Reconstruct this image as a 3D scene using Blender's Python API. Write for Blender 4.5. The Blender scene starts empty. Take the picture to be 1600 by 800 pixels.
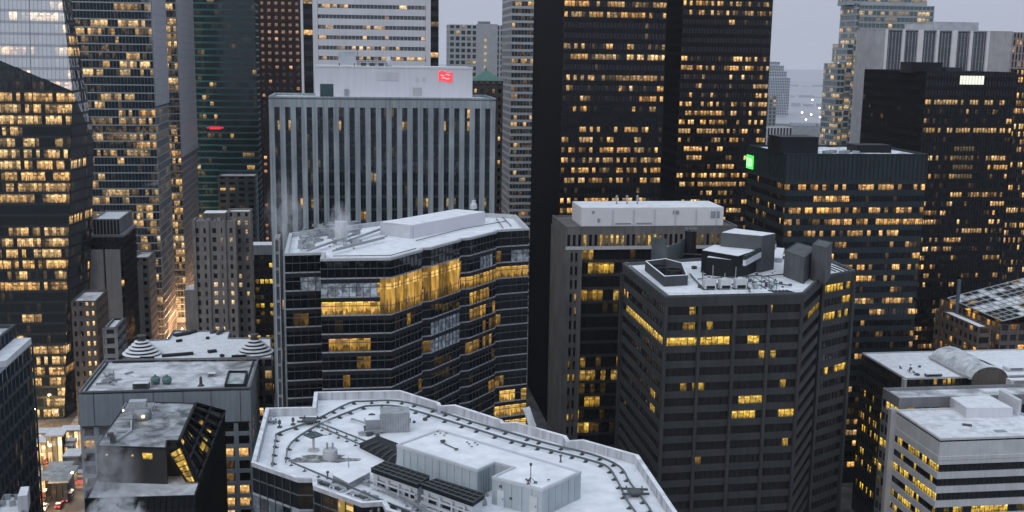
import bpy, bmesh, math, random
from mathutils import Vector, Matrix
C = bpy.context.scene.collection
rad = math.radians
# ------------------------------------------------------------------ camera
F, PITCH, ROLL, H = 1761.0, math.atan(315/1761.0), rad(.844), 150.0
fw = Vector((0, math.cos(PITCH), -math.sin(PITCH))); u0 = Vector((0, math.sin(PITCH), math.cos(PITCH))); r0 = Vector((1, 0, 0))
RX = r0*math.cos(ROLL)+u0*math.sin(ROLL); UY = u0*math.cos(ROLL)-r0*math.sin(ROLL); CAM = Vector((0, 0, H))
cd = bpy.data.cameras.new('camera'); cam = bpy.data.objects.new('camera', cd); C.objects.link(cam)
cam.matrix_world = Matrix(((RX.x, UY.x, -fw.x, 0), (RX.y, UY.y, -fw.y, 0), (RX.z, UY.z, -fw.z, H), (0, 0, 0, 1)))
cd.sensor_width = 36; cd.lens = F/1600*36; cd.clip_start = 1; cd.clip_end = 60000
S = bpy.context.scene; S.camera = cam
# ------------------------------------------------------------------ sky, sun, exposure
S.view_settings.view_transform = 'Standard'; S.view_settings.look = 'None'; S.view_settings.gamma = 1
S.view_settings.exposure = 0.0
SUN_EL, SUN_AZ = rad(28), rad(215)          # a veiled sun low behind the camera, to the left
W = bpy.data.worlds.new("World"); S.world = W; W.use_nodes = True
nt = W.node_tree; nt.nodes.clear()
def N(nt, t, **k):
    n = nt.nodes.new(t)
    for a, b in k.items(): setattr(n, a, b)
    return n
sky = N(nt, 'ShaderNodeTexSky', sky_type='NISHITA', sun_disc=False, sun_elevation=SUN_EL, sun_rotation=SUN_AZ, dust_density=3)
tc = N(nt, 'ShaderNodeTexCoord'); sp = N(nt, 'ShaderNodeSeparateXYZ'); nt.links.new(tc.outputs['Generated'], sp.inputs[0])
cr = N(nt, 'ShaderNodeValToRGB'); cr.color_ramp.interpolation = 'EASE'
e = cr.color_ramp.elements; e[0].position = 0.0; e[0].color = (4.65, 5.05, 6.2, 1); e[1].position = 1; e[1].color = (8.6, 9.9, 11.2, 1)
m = e.new(.16); m.color = (4.8, 5.2, 6.4, 1)
nt.links.new(sp.outputs['Z'], cr.inputs[0])
ns = N(nt, 'ShaderNodeTexNoise'); ns.inputs['Scale'].default_value = 1.6; ns.inputs['Detail'].default_value = 4
mp = N(nt, 'ShaderNodeMapping'); mp.inputs['Scale'].default_value = (1, 1, 4); nt.links.new(tc.outputs['Generated'], mp.inputs[0]); nt.links.new(mp.outputs[0], ns.inputs[0])
mr = N(nt, 'ShaderNodeMapRange'); mr.inputs['To Min'].default_value = .93; mr.inputs['To Max'].default_value = 1.07; nt.links.new(ns.outputs[0], mr.inputs[0])
ml = N(nt, 'ShaderNodeVectorMath', operation='SCALE'); nt.links.new(cr.outputs[0], ml.inputs[0]); nt.links.new(mr.outputs[0], ml.inputs['Scale'])
mx = N(nt, 'ShaderNodeMixRGB'); mx.inputs[0].default_value = .94; nt.links.new(sky.outputs[0], mx.inputs[1]); nt.links.new(ml.outputs[0], mx.inputs[2])
bg = N(nt, 'ShaderNodeBackground'); bg.inputs[1].default_value = .1; nt.links.new(mx.outputs[0], bg.inputs[0])
wo = N(nt, 'ShaderNodeOutputWorld'); nt.links.new(bg.outputs[0], wo.inputs[0])
sl = bpy.data.lights.new('sun', 'SUN'); sl.energy = .75; sl.angle = rad(35); sl.color = (1, .96, .93)
so = bpy.data.objects.new('sun', sl); C.objects.link(so)
sd = Vector((math.sin(SUN_AZ)*math.cos(SUN_EL), math.cos(SUN_AZ)*math.cos(SUN_EL), math.sin(SUN_EL)))
so.rotation_euler = sd.to_track_quat('Z', 'Y').to_euler()
cy = S.cycles; cy.max_bounces = 6; cy.diffuse_bounces = 3; cy.glossy_bounces = 3; cy.transmission_bounces = 3; cy.volume_bounces = 3; cy.transparent_max_bounces = 8
cy.caustics_reflective = False; cy.caustics_refractive = False; cy.sample_clamp_indirect = 4
# ------------------------------------------------------------------ helpers: planning
GA = rad(8.2); R2 = Vector((math.cos(GA), math.sin(GA), 0)); D2 = Vector((-math.sin(GA), math.cos(GA), 0)); UP = Vector((0, 0, 1))
def ray(x, y): return fw*F+RX*(x-800)+UY*(400-y)
def atz(x, y, z): d = ray(x, y); return CAM+d*((z-H)/d.z)
def atY(x, y, Y): d = ray(x, y); return CAM+d*(Y/d.y)
def proj(p): v = p-CAM; w = v.dot(fw); return (800+F*v.dot(RX)/w, 400-F*v.dot(UY)/w)
def along(p, dr, px):                        # walk from p along dr until the point stands in image column px
    lo, hi = -1, 600
    f = lambda t: proj(p+dr*t)[0]-px
    s = f(lo)
    for _ in range(60):
        m = (lo+hi)/2
        if (f(m) > 0) == (s > 0): lo = m
        else: hi = m
    return (lo+hi)/2
def rect(xl, xr, y, Y, side=None, xs=None, depth=30, r=R2, d=D2):
    """counter-clockwise footprint and roof height; the corner at (xr if side=='R' else xl, y) stands Y metres ahead"""
    if side == 'R':
        p = atY(xr, y, Y); w = along(p, -r, xl); a = p-r*w; b = p
        if xs: depth = along(b, d, xs)
    else:
        p = atY(xl, y, Y); w = along(p, r, xr); a = p; b = p+r*w
        if xs: depth = along(a, d, xs)
    z = p.z
    return [(q.x, q.y) for q in (a, b, b+d*depth, a+d*depth)], z
def V3(p, z): return Vector((p[0], p[1], z))
def cen(foot): return Vector((sum(p[0] for p in foot)/len(foot), sum(p[1] for p in foot)/len(foot), 0))
def inset(poly, d):
    n = len(poly); out = []
    for i in range(n):
        a, b, c = Vector(poly[i-1][:2]), Vector(poly[i][:2]), Vector(poly[(i+1) % n][:2])
        e1 = (b-a).normalized(); e2 = (c-b).normalized()
        n1 = Vector((-e1.y, e1.x)); n2 = Vector((-e2.y, e2.x))
        k = 1+n1.dot(n2); m = (n1+n2)/(k if k > .3 else .3)
        out.append((b.x+m.x*d, b.y+m.y*d))
    return out
# ------------------------------------------------------------------ helpers: materials
MT = {}
def base_mat(name):
    m = bpy.data.materials.new(name); m.use_nodes = True
    return m, m.node_tree, m.node_tree.nodes['Principled BSDF']
def L(nt, a, b): nt.links.new(a, b)
def mat(name, col, rough=.7, var=.25, scale=.25, metal=0, streak=.0, bump=0, spec=.5):
    if name in MT: return MT[name]
    m, nt, p = base_mat(name)
    g = N(nt, 'ShaderNodeNewGeometry')
    n1 = N(nt, 'ShaderNodeTexNoise'); n1.inputs['Scale'].default_value = scale; n1.inputs['Detail'].default_value = 5
    L(nt, g.outputs['Position'], n1.inputs[0])
    r = N(nt, 'ShaderNodeMapRange'); r.inputs['From Min'].default_value = .3; r.inputs['From Max'].default_value = .7
    r.inputs['To Min'].default_value = 1-var; r.inputs['To Max'].default_value = 1+var*.6; L(nt, n1.outputs[0], r.inputs[0])
    mpn = N(nt, 'ShaderNodeMapping'); mpn.inputs['Scale'].default_value = (1.3, 1.3, .06); L(nt, g.outputs['Position'], mpn.inputs[0])
    n2 = N(nt, 'ShaderNodeTexNoise'); n2.inputs['Scale'].default_value = 1; n2.inputs['Detail'].default_value = 3; L(nt, mpn.outputs[0], n2.inputs[0])
    r2 = N(nt, 'ShaderNodeMapRange'); r2.inputs['From Min'].default_value = .3; r2.inputs['From Max'].default_value = .7
    r2.inputs['To Min'].default_value = 1-streak; r2.inputs['To Max'].default_value = 1+streak*.5; L(nt, n2.outputs[0], r2.inputs[0])
    mu = N(nt, 'ShaderNodeMath', operation='MULTIPLY'); L(nt, r.outputs[0], mu.inputs[0]); L(nt, r2.outputs[0], mu.inputs[1])
    vs = N(nt, 'ShaderNodeVectorMath', operation='SCALE'); vs.inputs[0].default_value = col; L(nt, mu.outputs[0], vs.inputs['Scale'])
    L(nt, vs.outputs[0], p.inputs['Base Color'])
    p.inputs['Roughness'].default_value = rough; p.inputs['Metallic'].default_value = metal; p.inputs['Specular IOR Level'].default_value = spec
    if bump:
        b = N(nt, 'ShaderNodeBump'); b.inputs['Strength'].default_value = bump; b.inputs['Distance'].default_value = .05
        n3 = N(nt, 'ShaderNodeTexNoise'); n3.inputs['Scale'].default_value = 3; L(nt, g.outputs['Position'], n3.inputs[0])
        L(nt, n3.outputs[0], b.inputs['Height']); L(nt, b.outputs[0], p.inputs['Normal'])
    MT[name] = m; return m
def snow(name, under=(.10, .11, .12), amount=.8, scale=.12, soft=.12, col=(.78, .80, .85), stretch=(1, 1, 1)):
    """wind-packed snow over a roof membrane that shows through in patches"""
    if name in MT: return MT[name]
    m, nt, p = base_mat(name)
    g = N(nt, 'ShaderNodeNewGeometry'); mpn = N(nt, 'ShaderNodeMapping'); mpn.inputs['Scale'].default_value = stretch; mpn.inputs['Rotation'].default_value = (0, 0, .4)
    L(nt, g.outputs['Position'], mpn.inputs[0])
    n1 = N(nt, 'ShaderNodeTexNoise'); n1.inputs['Scale'].default_value = scale; n1.inputs['Detail'].default_value = 9; n1.inputs['Roughness'].default_value = .62; n1.inputs['Distortion'].default_value = .6
    L(nt, mpn.outputs[0], n1.inputs[0])
    th = .5+(amount-.5)*.42
    r = N(nt, 'ShaderNodeMapRange'); r.inputs['From Min'].default_value = th-soft/2; r.inputs['From Max'].default_value = th+soft/2; L(nt, n1.outputs[0], r.inputs[0])
    n2 = N(nt, 'ShaderNodeTexNoise'); n2.inputs['Scale'].default_value = .5; n2.inputs['Detail'].default_value = 6; L(nt, g.outputs['Position'], n2.inputs[0])
    r2 = N(nt, 'ShaderNodeMapRange'); r2.inputs['From Min'].default_value = .3; r2.inputs['From Max'].default_value = .7; r2.inputs['To Min'].default_value = .84; r2.inputs['To Max'].default_value = 1.06; L(nt, n2.outputs[0], r2.inputs[0])
    vs = N(nt, 'ShaderNodeVectorMath', operation='SCALE'); vs.inputs[0].default_value = col; L(nt, r2.outputs[0], vs.inputs['Scale'])
    mx = N(nt, 'ShaderNodeMixRGB'); L(nt, r.outputs[0], mx.inputs[0]); L(nt, vs.outputs[0], mx.inputs[1]); mx.inputs[2].default_value = (*under, 1)
    L(nt, mx.outputs[0], p.inputs['Base Color']); p.inputs['Roughness'].default_value = .75
    b = N(nt, 'ShaderNodeBump'); b.inputs['Strength'].default_value = .5; b.inputs['Distance'].default_value = .12; L(nt, n1.outputs[0], b.inputs['Height']); L(nt, b.outputs[0], p.inputs['Normal'])
    MT[name] = m; return m
def glass(name, tint=(.012, .016, .02), ior=1.5, rough=.06, wav=.010, warm=(1, .50, .13), pale=(1, .74, .38), gain=1.0):
    """window glass: dark and reflective; rooms whose lamps are on give off light (per pane attribute 'win' = lit, hue, random)"""
    if name in MT: return MT[name]
    m, nt, p = base_mat(name)
    at = N(nt, 'ShaderNodeAttribute', attribute_name='win'); se = N(nt, 'ShaderNodeSeparateXYZ'); L(nt, at.outputs['Vector'], se.inputs[0])
    lit, hue, rn = se.outputs
    uv = N(nt, 'ShaderNodeUVMap'); su = N(nt, 'ShaderNodeSeparateXYZ'); L(nt, uv.outputs[0], su.inputs[0]); u, v = su.outputs[0], su.outputs[1]
    def M(op, a, b=None, c=None):
        n = N(nt, 'ShaderNodeMath', operation=op)
        for i, x in enumerate((a, b, c)):
            if x is None: continue
            if isinstance(x, (int, float)): n.inputs[i].default_value = x
            else: L(nt, x, n.inputs[i])
        return n.outputs[0]
    def MR(x, a, b, c, d):
        n = N(nt, 'ShaderNodeMapRange'); L(nt, x, n.inputs[0])
        for k, q in zip(('From Min', 'From Max', 'To Min', 'To Max'), (a, b, c, d)): n.inputs[k].default_value = q
        return n.outputs[0]
    co = N(nt, 'ShaderNodeCombineXYZ'); L(nt, M('MULTIPLY', u, .8), co.inputs[0]); L(nt, M('MULTIPLY', v, 2.6), co.inputs[1]); L(nt, M('MULTIPLY', rn, 1.3), co.inputs[2])
    no = N(nt, 'ShaderNodeTexNoise'); no.inputs['Scale'].default_value = .95; no.inputs['Detail'].default_value = 2.5; no.inputs['Roughness'].default_value = .55; L(nt, co.outputs[0], no.inputs[0])
    room = MR(no.outputs[0], .35, .65, .55, 1.15)
    bl = M('FRACT', M('MULTIPLY', rn, 5.17)); blh = MR(bl, .55, 1, 1.05, .35)       # some blinds are half down
    room = M('MULTIPLY', room, M('ADD', .35, M('MULTIPLY', M('LESS_THAN', v, blh), .65)))
    cu = N(nt, 'ShaderNodeCombineXYZ'); L(nt, M('MULTIPLY', u, 2.1), cu.inputs[0]); L(nt, M('MULTIPLY', hue, 31), cu.inputs[1])
    nu_ = N(nt, 'ShaderNodeTexNoise'); nu_.inputs['Scale'].default_value = 1.0; nu_.inputs['Detail'].default_value = 2; L(nt, cu.outputs[0], nu_.inputs[0])
    desk = M('LESS_THAN', v, MR(nu_.outputs[0], .35, .65, .0, .42))                 # desks, partitions and people against the light
    room = M('MULTIPLY', room, M('SUBTRACT', 1.0, M('MULTIPLY', desk, .72)))
    # rows of ceiling lights near the head of the window
    fx = M('GREATER_THAN', M('FRACT', M('ADD', M('MULTIPLY', u, .42), M('MULTIPLY', hue, 3))), .45)
    fy = M('MULTIPLY', M('GREATER_THAN', v, .70), M('LESS_THAN', v, .86))
    room = M('ADD', room, M('MULTIPLY', M('MULTIPLY', fx, fy), 1.0))
    e1 = M('MULTIPLY', M('MULTIPLY', room, M('MAXIMUM', lit, 0)), gain)
    mixc = N(nt, 'ShaderNodeMixRGB'); L(nt, M('ADD', M('MULTIPLY', hue, .7), M('MULTIPLY', M('MULTIPLY', fx, fy), .3)), mixc.inputs[0]); mixc.inputs[1].default_value = (*warm, 1); mixc.inputs[2].default_value = (*pale, 1)
    L(nt, mixc.outputs[0], p.inputs['Emission Color']); L(nt, e1, p.inputs['Emission Strength'])
    # pale panes (lit < 0): reflections painted on the saw-tooth block, drawn curtains elsewhere
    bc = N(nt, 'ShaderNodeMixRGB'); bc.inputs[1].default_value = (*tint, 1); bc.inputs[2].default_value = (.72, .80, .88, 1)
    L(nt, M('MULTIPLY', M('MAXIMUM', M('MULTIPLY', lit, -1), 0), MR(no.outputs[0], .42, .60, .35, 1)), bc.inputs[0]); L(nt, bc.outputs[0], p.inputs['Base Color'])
    p.inputs['Roughness'].default_value = rough; p.inputs['IOR'].default_value = ior
    g = N(nt, 'ShaderNodeNewGeometry')
    cv = N(nt, 'ShaderNodeCombineXYZ'); L(nt, M('SUBTRACT', rn, .5), cv.inputs[0]); L(nt, M('SUBTRACT', M('FRACT', M('MULTIPLY', rn, 7.31)), .5), cv.inputs[1]); L(nt, M('SUBTRACT', M('FRACT', M('MULTIPLY', rn, 13.7)), .5), cv.inputs[2])
    sc = N(nt, 'ShaderNodeVectorMath', operation='SCALE'); sc.inputs['Scale'].default_value = wav; L(nt, cv.outputs[0], sc.inputs[0])
    nn = N(nt, 'ShaderNodeTexNoise'); nn.inputs['Scale'].default_value = .55; L(nt, g.outputs['Position'], nn.inputs[0])
    s1 = N(nt, 'ShaderNodeVectorMath', operation='SUBTRACT'); L(nt, nn.outputs['Color'], s1.inputs[0]); s1.inputs[1].default_value = (.5, .5, .5)
    s2 = N(nt, 'ShaderNodeVectorMath', operation='SCALE'); s2.inputs['Scale'].default_value = wav*1.6; L(nt, s1.outputs[0], s2.inputs[0])
    a1 = N(nt, 'ShaderNodeVectorMath', operation='ADD'); L(nt, g.outputs['Normal'], a1.inputs[0]); L(nt, sc.outputs[0], a1.inputs[1])
    a2 = N(nt, 'ShaderNodeVectorMath', operation='ADD'); L(nt, a1.outputs[0], a2.inputs[0]); L(nt, s2.outputs[0], a2.inputs[1])
    nz = N(nt, 'ShaderNodeVectorMath', operation='NORMALIZE'); L(nt, a2.outputs[0], nz.inputs[0]); L(nt, nz.outputs[0], p.inputs['Normal'])
    m.cycles.emission_sampling = 'NONE'
    MT[name] = m; return m
def glow(name, col, st):
    if name in MT: return MT[name]
    m, nt, p = base_mat(name); p.inputs['Base Color'].default_value = (*col, 1); p.inputs['Emission Color'].default_value = (*col, 1); p.inputs['Emission Strength'].default_value = st
    MT[name] = m; return m
# ------------------------------------------------------------------ helpers: objects
def thing(name, label, cat, loc=(0, 0, 0), group=None):
    o = bpy.data.objects.new(name, None); C.objects.link(o); o.location = loc; o['label'] = label; o['category'] = cat
    if group: o['group'] = group
    o.empty_display_size = 1
    return o
def origin(o):
    v = Vector((0, 0, 0))
    while o: v += Vector(o.location); o = o.parent
    return v
class MB:
    def __init__(s): s.v = []; s.f = []; s.w = []; s.uv = []
    def quad(s, a, b, c, d, w=None, uv=None):
        i = len(s.v); s.v += [tuple(a), tuple(b), tuple(c), tuple(d)]; s.f.append((i, i+1, i+2, i+3)); s.w.append(w); s.uv.append(uv)
    def poly(s, pts):
        i = len(s.v); s.v += [tuple(p) for p in pts]; s.f.append(tuple(range(i, i+len(pts)))); s.w.append(None); s.uv.append(None)
    def prism(s, foot, z0, z1, cap=True, bottom=False):
        n = len(foot); i = len(s.v)
        s.v += [(p[0], p[1], z0) for p in foot]+[(p[0], p[1], z1) for p in foot]
        for k in range(n): s.add((i+k, i+(k+1) % n, i+n+(k+1) % n, i+n+k))
        if cap: s.add(tuple(i+n+k for k in range(n)))
        if bottom: s.add(tuple(i+n-1-k for k in range(n)))
        return s
    def add(s, f): s.f.append(f); s.w.append(None); s.uv.append(None)
    def box(s, c, sz, rz=0.0, bev=0):
        x, y, z = sz[0]/2, sz[1]/2, sz[2]/2; ca, sa = math.cos(rz), math.sin(rz)
        ft = [(c[0]+ca*a-sa*b, c[1]+sa*a+ca*b) for a, b in ((-x, -y), (x, -y), (x, y), (-x, y))]
        s.prism(ft, c[2]-z, c[2]+z, True, True); return s
    def bar(s, a, b, w, h=None, up=UP):
        a = Vector(a); b = Vector(b); h = h or w; t = (b-a).normalized(); sdv = t.cross(up)
        if sdv.length < 1e-4: sdv = Vector((1, 0, 0))
        sdv.normalize(); q = sdv.cross(t); i = len(s.v)
        for p in (a, b):
            for x, y in ((-1, -1), (1, -1), (1, 1), (-1, 1)): s.v.append(tuple(p+sdv*(x*w/2)+q*(y*h/2)))
        for f in ((0, 1, 5, 4), (1, 2, 6, 5), (2, 3, 7, 6), (3, 0, 4, 7), (3, 2, 1, 0), (4, 5, 6, 7)): s.add(tuple(i+k for k in f))
        return s
    def lathe(s, c, prof, n=20):
        i = len(s.v); m = len(prof)
        for r, z in prof:
            for k in range(n): a = 2*math.pi*k/n; s.v.append((c[0]+r*math.cos(a), c[1]+r*math.sin(a), c[2]+z))
        for j in range(m-1):
            for k in range(n): s.add((i+j*n+k, i+j*n+(k+1) % n, i+(j+1)*n+(k+1) % n, i+(j+1)*n+k))
        s.add(tuple(i+(m-1)*n+k for k in range(n))); s.add(tuple(i+n-1-k for k in range(n)))
        return s
    def ring(s, foot, prof, close=False):
        """a wall section (offset outwards, z) carried round the footprint as one connected sheet"""
        n = len(foot); i = len(s.v)
        for off, z in prof: s.v += [(x, y, z) for x, y in inset(foot, -off)]
        for j in range(len(prof)-1):
            for k in range(n): s.add((i+j*n+k, i+j*n+(k+1) % n, i+(j+1)*n+(k+1) % n, i+(j+1)*n+k))
        return s
    def build(s, name, material, parent=None, smooth=False, **props):
        if not s.f: return None
        o0 = origin(parent) if parent else Vector((0, 0, 0))
        me = bpy.data.meshes.new(name); me.from_pydata([(x-o0.x, y-o0.y, z-o0.z) for x, y, z in s.v], [], s.f)
        me.materials.append(material)
        if any(w is not None for w in s.w):
            at = me.attributes.new('win', 'FLOAT_VECTOR', 'FACE'); at.data.foreach_set('vector', [q for w in s.w for q in (w or (0, 0, 0))])
            ul = me.uv_layers.new(name='UVMap'); fl = []
            for f, uv in zip(s.f, s.uv):
                for k in range(len(f)): fl += list(uv[k]) if uv else [0, 0]
            ul.data.foreach_set('uv', fl)
        if smooth: me.polygons.foreach_set('use_smooth', [True]*len(me.polygons))
        ob = bpy.data.objects.new(name, me); C.objects.link(ob)
        if parent: ob.parent = parent
        for k, v in props.items(): ob[k] = v
        return ob
def one(mb, name, material, label, cat, group=None, smooth=False):
    o = mb.build(name, material, None, smooth); c = Vector((sum(v.co.x for v in o.data.vertices), sum(v.co.y for v in o.data.vertices), 0))/len(o.data.vertices)
    c.z = min(v.co.z for v in o.data.vertices)
    o.data.transform(Matrix.Translation(-c)); o.location = c; o['label'] = label; o['category'] = cat
    if group: o['group'] = group
    return o
rg = random.Random(7)
def litrow(n, p, rnd, run=4.0, lo=.55, hi=1.1, warmth=.5):   # runs of lit rooms along a floor
    out = []; on = rnd.random() < p; bri = rnd.uniform(lo, hi); hu = min(1, max(0, rnd.gauss(warmth, .22)))
    for i in range(n):
        q = 1/run if on else min(.9, (p/(max(.03, 1-p)))/run)
        if rnd.random() < q: on = not on; bri = rnd.uniform(lo, hi); hu = min(1, max(0, rnd.gauss(warmth, .22)))
        l = bri*rnd.choice((.2, .45, .7, .9, 1.0, 1.1)) if on and rnd.random() > .15 else (rnd.uniform(.01, .07) if rnd.random() < .2*p+.05 else 0)
        out.append((l, hu, rnd.random()))
    return out
def facade(root, foot, z0, z1, fh, st, seed=1, litp=.3, var=.8, top=0.0, hot=None, closed=True, name='window_band', first=0):
    """floors of glass between spandrels, with mullions or piers, round a footprint; each floor's glazing is one part"""
    rnd = random.Random(seed); bay = st.get('bay', 1.5); sh = st.get('sp', 1.0); spd = st.get('spd', .12); mw = st.get('mw', .12); md = st.get('md', .1)
    nf = max(1, int((z1-z0-top)/fh)); zb = z1-top-nf*fh; n = len(foot)
    pts = []; ins = []                                             # bay points round the footprint
    for k in range(n):
        a = Vector(foot[k]); b = Vector(foot[(k+1) % n]); l = (b-a).length; nb = max(1, round(l/bay))
        for j in range(nb): pts.append((k, j, nb, l, a+(b-a)*(j/nb)))
    prof = [(0, z0), (0, zb)] if zb > z0 else [(0, z0)]
    mids = st.get('mid')                                            # a thin transom line between floors
    for f in range(nf):
        zf = zb+f*fh
        prof += [(0, zf+sh), (-spd-.03, zf+sh), (-spd-.03, zf+fh-.001), (0, zf+fh)]
    prof += [(0, z1)]
    punched = st.get('md', .1) <= 0 and mw >= .3
    if not punched: wl = MB().ring(foot, prof); wl.build('wall', st['wall'], root)
    else:                                                           # one connected wall with real openings and reveals
        wl = MB(); zs_ = ([z0] if zb > z0 else [])+[q for f in range(nf) for q in (zb+f*fh, zb+f*fh+sh)]+[z1-top]+([z1] if top > 0 else [])
        opn = {round(zb+f*fh+sh, 4) for f in range(nf)}
        for k in range(n):
            a = Vector(foot[k]); b = Vector(foot[(k+1) % n]); l = (b-a).length; nb = max(1, round(l/bay)); t = (b-a)/l; nr = Vector((t.y, -t.x)); bw_ = l/nb
            ss = [0]; 
            for j in range(nb): ss += [j*bw_+mw/2, (j+1)*bw_-mw/2]
            ss.append(l)
            def W3(s_, z_, o=0.0): q = a+t*s_-nr*o; return (q.x, q.y, z_)
            for r_ in range(len(zs_)-1):
                za, zc = zs_[r_], zs_[r_+1]
                for c_ in range(len(ss)-1):
                    s1, s2 = ss[c_], ss[c_+1]
                    if round(za, 4) in opn and c_ % 2 == 1:
                        o = spd+.04
                        wl.quad(W3(s1, za), W3(s2, za), W3(s2, za, o), W3(s1, za, o)); wl.quad(W3(s1, zc, o), W3(s2, zc, o), W3(s2, zc), W3(s1, zc))
                        wl.quad(W3(s1, za), W3(s1, za, o), W3(s1, zc, o), W3(s1, zc)); wl.quad(W3(s2, za, o), W3(s2, za), W3(s2, zc), W3(s2, zc, o))
                    else: wl.quad(W3(s1, za), W3(s2, za), W3(s2, zc), W3(s1, zc))
        weld(wl); wl.w = [None]*len(wl.f); wl.uv = [None]*len(wl.f); wl.build('wall', st['wall'], root)
    g = MB(); gi = inset(foot, spd)
    def gp(k, t):
        a = Vector(gi[k]); b = Vector(gi[(k+1) % n]); return a+(b-a)*t
    extras = []
    for f in range(nf-1, -1, -1):
        zf = zb+f*fh; m = MB(); i0 = 0; fp = min(.97, max(0, litp*(1+var*rnd.uniform(-1, 1.3)))) if rnd.random() > .12 else litp*.1
        fl = nf-1-f
        for k in range(n):
            nb = [q[2] for q in pts if q[0] == k][0]; l = (Vector(foot[(k+1) % n])-Vector(foot[k])).length
            row = litrow(nb, fp, rnd, st.get('run', 4), st.get('lo', .5), st.get('hi', 1.1), st.get('warmth', .5))
            for j in range(nb):
                w = row[j]
                if hot:
                    h = hot(k, fl, (j+.5)/nb, rnd, w)
                    if h is not None: w = h
                a = gp(k, j/nb); b = gp(k, (j+1)/nb)
                za, zc = zf+sh, zf+fh
                if st.get('sep'):
                    hw = mw/2/l; a = gp(k, j/nb+hw); b = gp(k, (j+1)/nb-hw)
                u1 = j/nb*l+k*37.3; u2 = (j+1)/nb*l+k*37.3
                m.quad((a.x, a.y, za), (b.x, b.y, za), (b.x, b.y, zc), (a.x, a.y, zc), w, ((u1, 0), (u2, 0), (u2, 1), (u1, 1)))
        if not st.get('sep'): weld(m); m.build(name, st['glass'], root)
        else: extras.append(m)
    if st.get('sep'):
        cand = []
        for m in extras:
            for q in range(len(m.f)):
                a, b, c = (Vector(m.v[m.f[q][x]]) for x in (0, 1, 2)); nrm = (b-a).cross(c-b)
                if nrm.dot(CAM-a) <= 0: sc = 0
                else:
                    p1, p2, p3 = proj(a), proj(b), proj(c); xx = (p1[0]+p2[0])/2; yy = (p1[1]+p3[1])/2
                    sc = abs(p2[0]-p1[0])*abs(p3[1]-p1[1]) if -5 < xx < 1605 and -5 < yy < 805 else 0
                cand.append((sc, len(cand), m, q))
        cand.sort(key=lambda t: (-t[0], t[1])); rest = MB(); lim = st.get('nsep', 60)
        for q, (sc, _, m, i) in enumerate(cand):
            t = MB() if q < lim and sc > 12 else rest
            t.quad(*[m.v[x] for x in m.f[i]], m.w[i], m.uv[i])
            if t is not rest: t.build('window', st['glass'], root)
        rest.build('window', st['glass'], root, kind='stuff')
    # mullions / piers
    g = MB(); full = md > 0
    for (k, j, nb, l, p) in ([] if punched else pts):
        a = Vector(foot[k]); b = Vector(foot[(k+1) % n]); t = (b-a)/l; nr = Vector((t.y, -t.x))
        ev = st.get('every', 1)
        if j % ev and j != 0: continue
        if j == 0 and not st.get('corner', True): continue
        ang = math.atan2(t.y, t.x); dep = spd+md
        if full:
            c = p+nr*(md/2-spd/2+.0); g.box((c.x, c.y, (z0+z1)/2), (mw, dep+.04, z1-z0-.02), ang)
        else:
            dz_ = .1 if mw < .3 else spd+.03
            c = p+nr*(-spd+.03+.02 if mw < .3 else -spd/2-.004)
            g.box((c.x, c.y, (zb+z1)/2), (mw, dz_, z1-zb-.05), ang)
    g.build('wall_grid' if mw > .5 else 'mullion_grid', st.get('mm', st['wall']), root)
    if mids:
        m2 = MB()
        for f in range(nf):
            zf = zb+f*fh+sh+(fh-sh)*mids[0]; m2.ring(foot, [(-spd, zf), (.05, zf), (.05, zf+mids[1]), (-spd, zf+mids[1])])
        m2.build('transom', st.get('midm', st['wall']), root)
    return zb, nf
def weld(m):
    d = {}; nv = []; mp_ = []
    for v in m.v:
        k = (round(v[0], 3), round(v[1], 3), round(v[2], 3))
        if k not in d: d[k] = len(nv); nv.append(v)
        mp_.append(d[k])
    m.v = nv; m.f = [tuple(mp_[i] for i in f) for f in m.f]
def roof(root, foot, z, rm, pm, ph=.9, pw=.45, name='roof'):
    """roof deck sunk behind a parapet whose top is at z"""
    i = inset(foot, pw)
    MB().ring(foot, [(.06, z-.5), (.06, z), (-pw, z), (-pw, z-ph-.05)]).build('parapet', pm, root)
    mb = MB(); mb.poly([(x, y, z-ph) for x, y in i]); return mb.build(name, rm, root)
def house(name, label, cat, foot, z, fh, st, rm=None, pm=None, seed=1, litp=.3, group=None, ph=.9, **k):
    c = cen(foot); root = thing(name, label, cat, (c.x, c.y, 0), group)
    facade(root, foot, 0, z, fh, st, seed, litp, **k)
    if rm: roof(root, foot, z, rm, pm or st['wall'], ph)
    return root
def blk(root, name, foot, z0, z1, m, rm=None, rname='snow_cover'):
    o = MB(); o.prism(foot, z0, z1); ob = o.build(name, m, root)
    if rm:
        r = MB(); r.prism(inset(foot, .12), z1, z1+.08); r.build(rname, rm, ob)
    return ob
def rq(p, w, d, ang=GA):                  # rectangle with its front-left corner at p
    r = Vector((math.cos(ang), math.sin(ang))); q = Vector((-math.sin(ang), math.cos(ang))); p = Vector((p[0], p[1]))
    return [tuple(p), tuple(p+r*w), tuple(p+r*w+q*d), tuple(p+q*d)]
def gpt(p, a, b, z=None, ang=GA):         # a metres along the street front and b metres back from p
    r = Vector((math.cos(ang), math.sin(ang))); q = Vector((-math.sin(ang), math.cos(ang))); v = Vector((p[0], p[1]))+r*a+q*b
    return (v.x, v.y) if z is None else (v.x, v.y, z)
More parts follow.
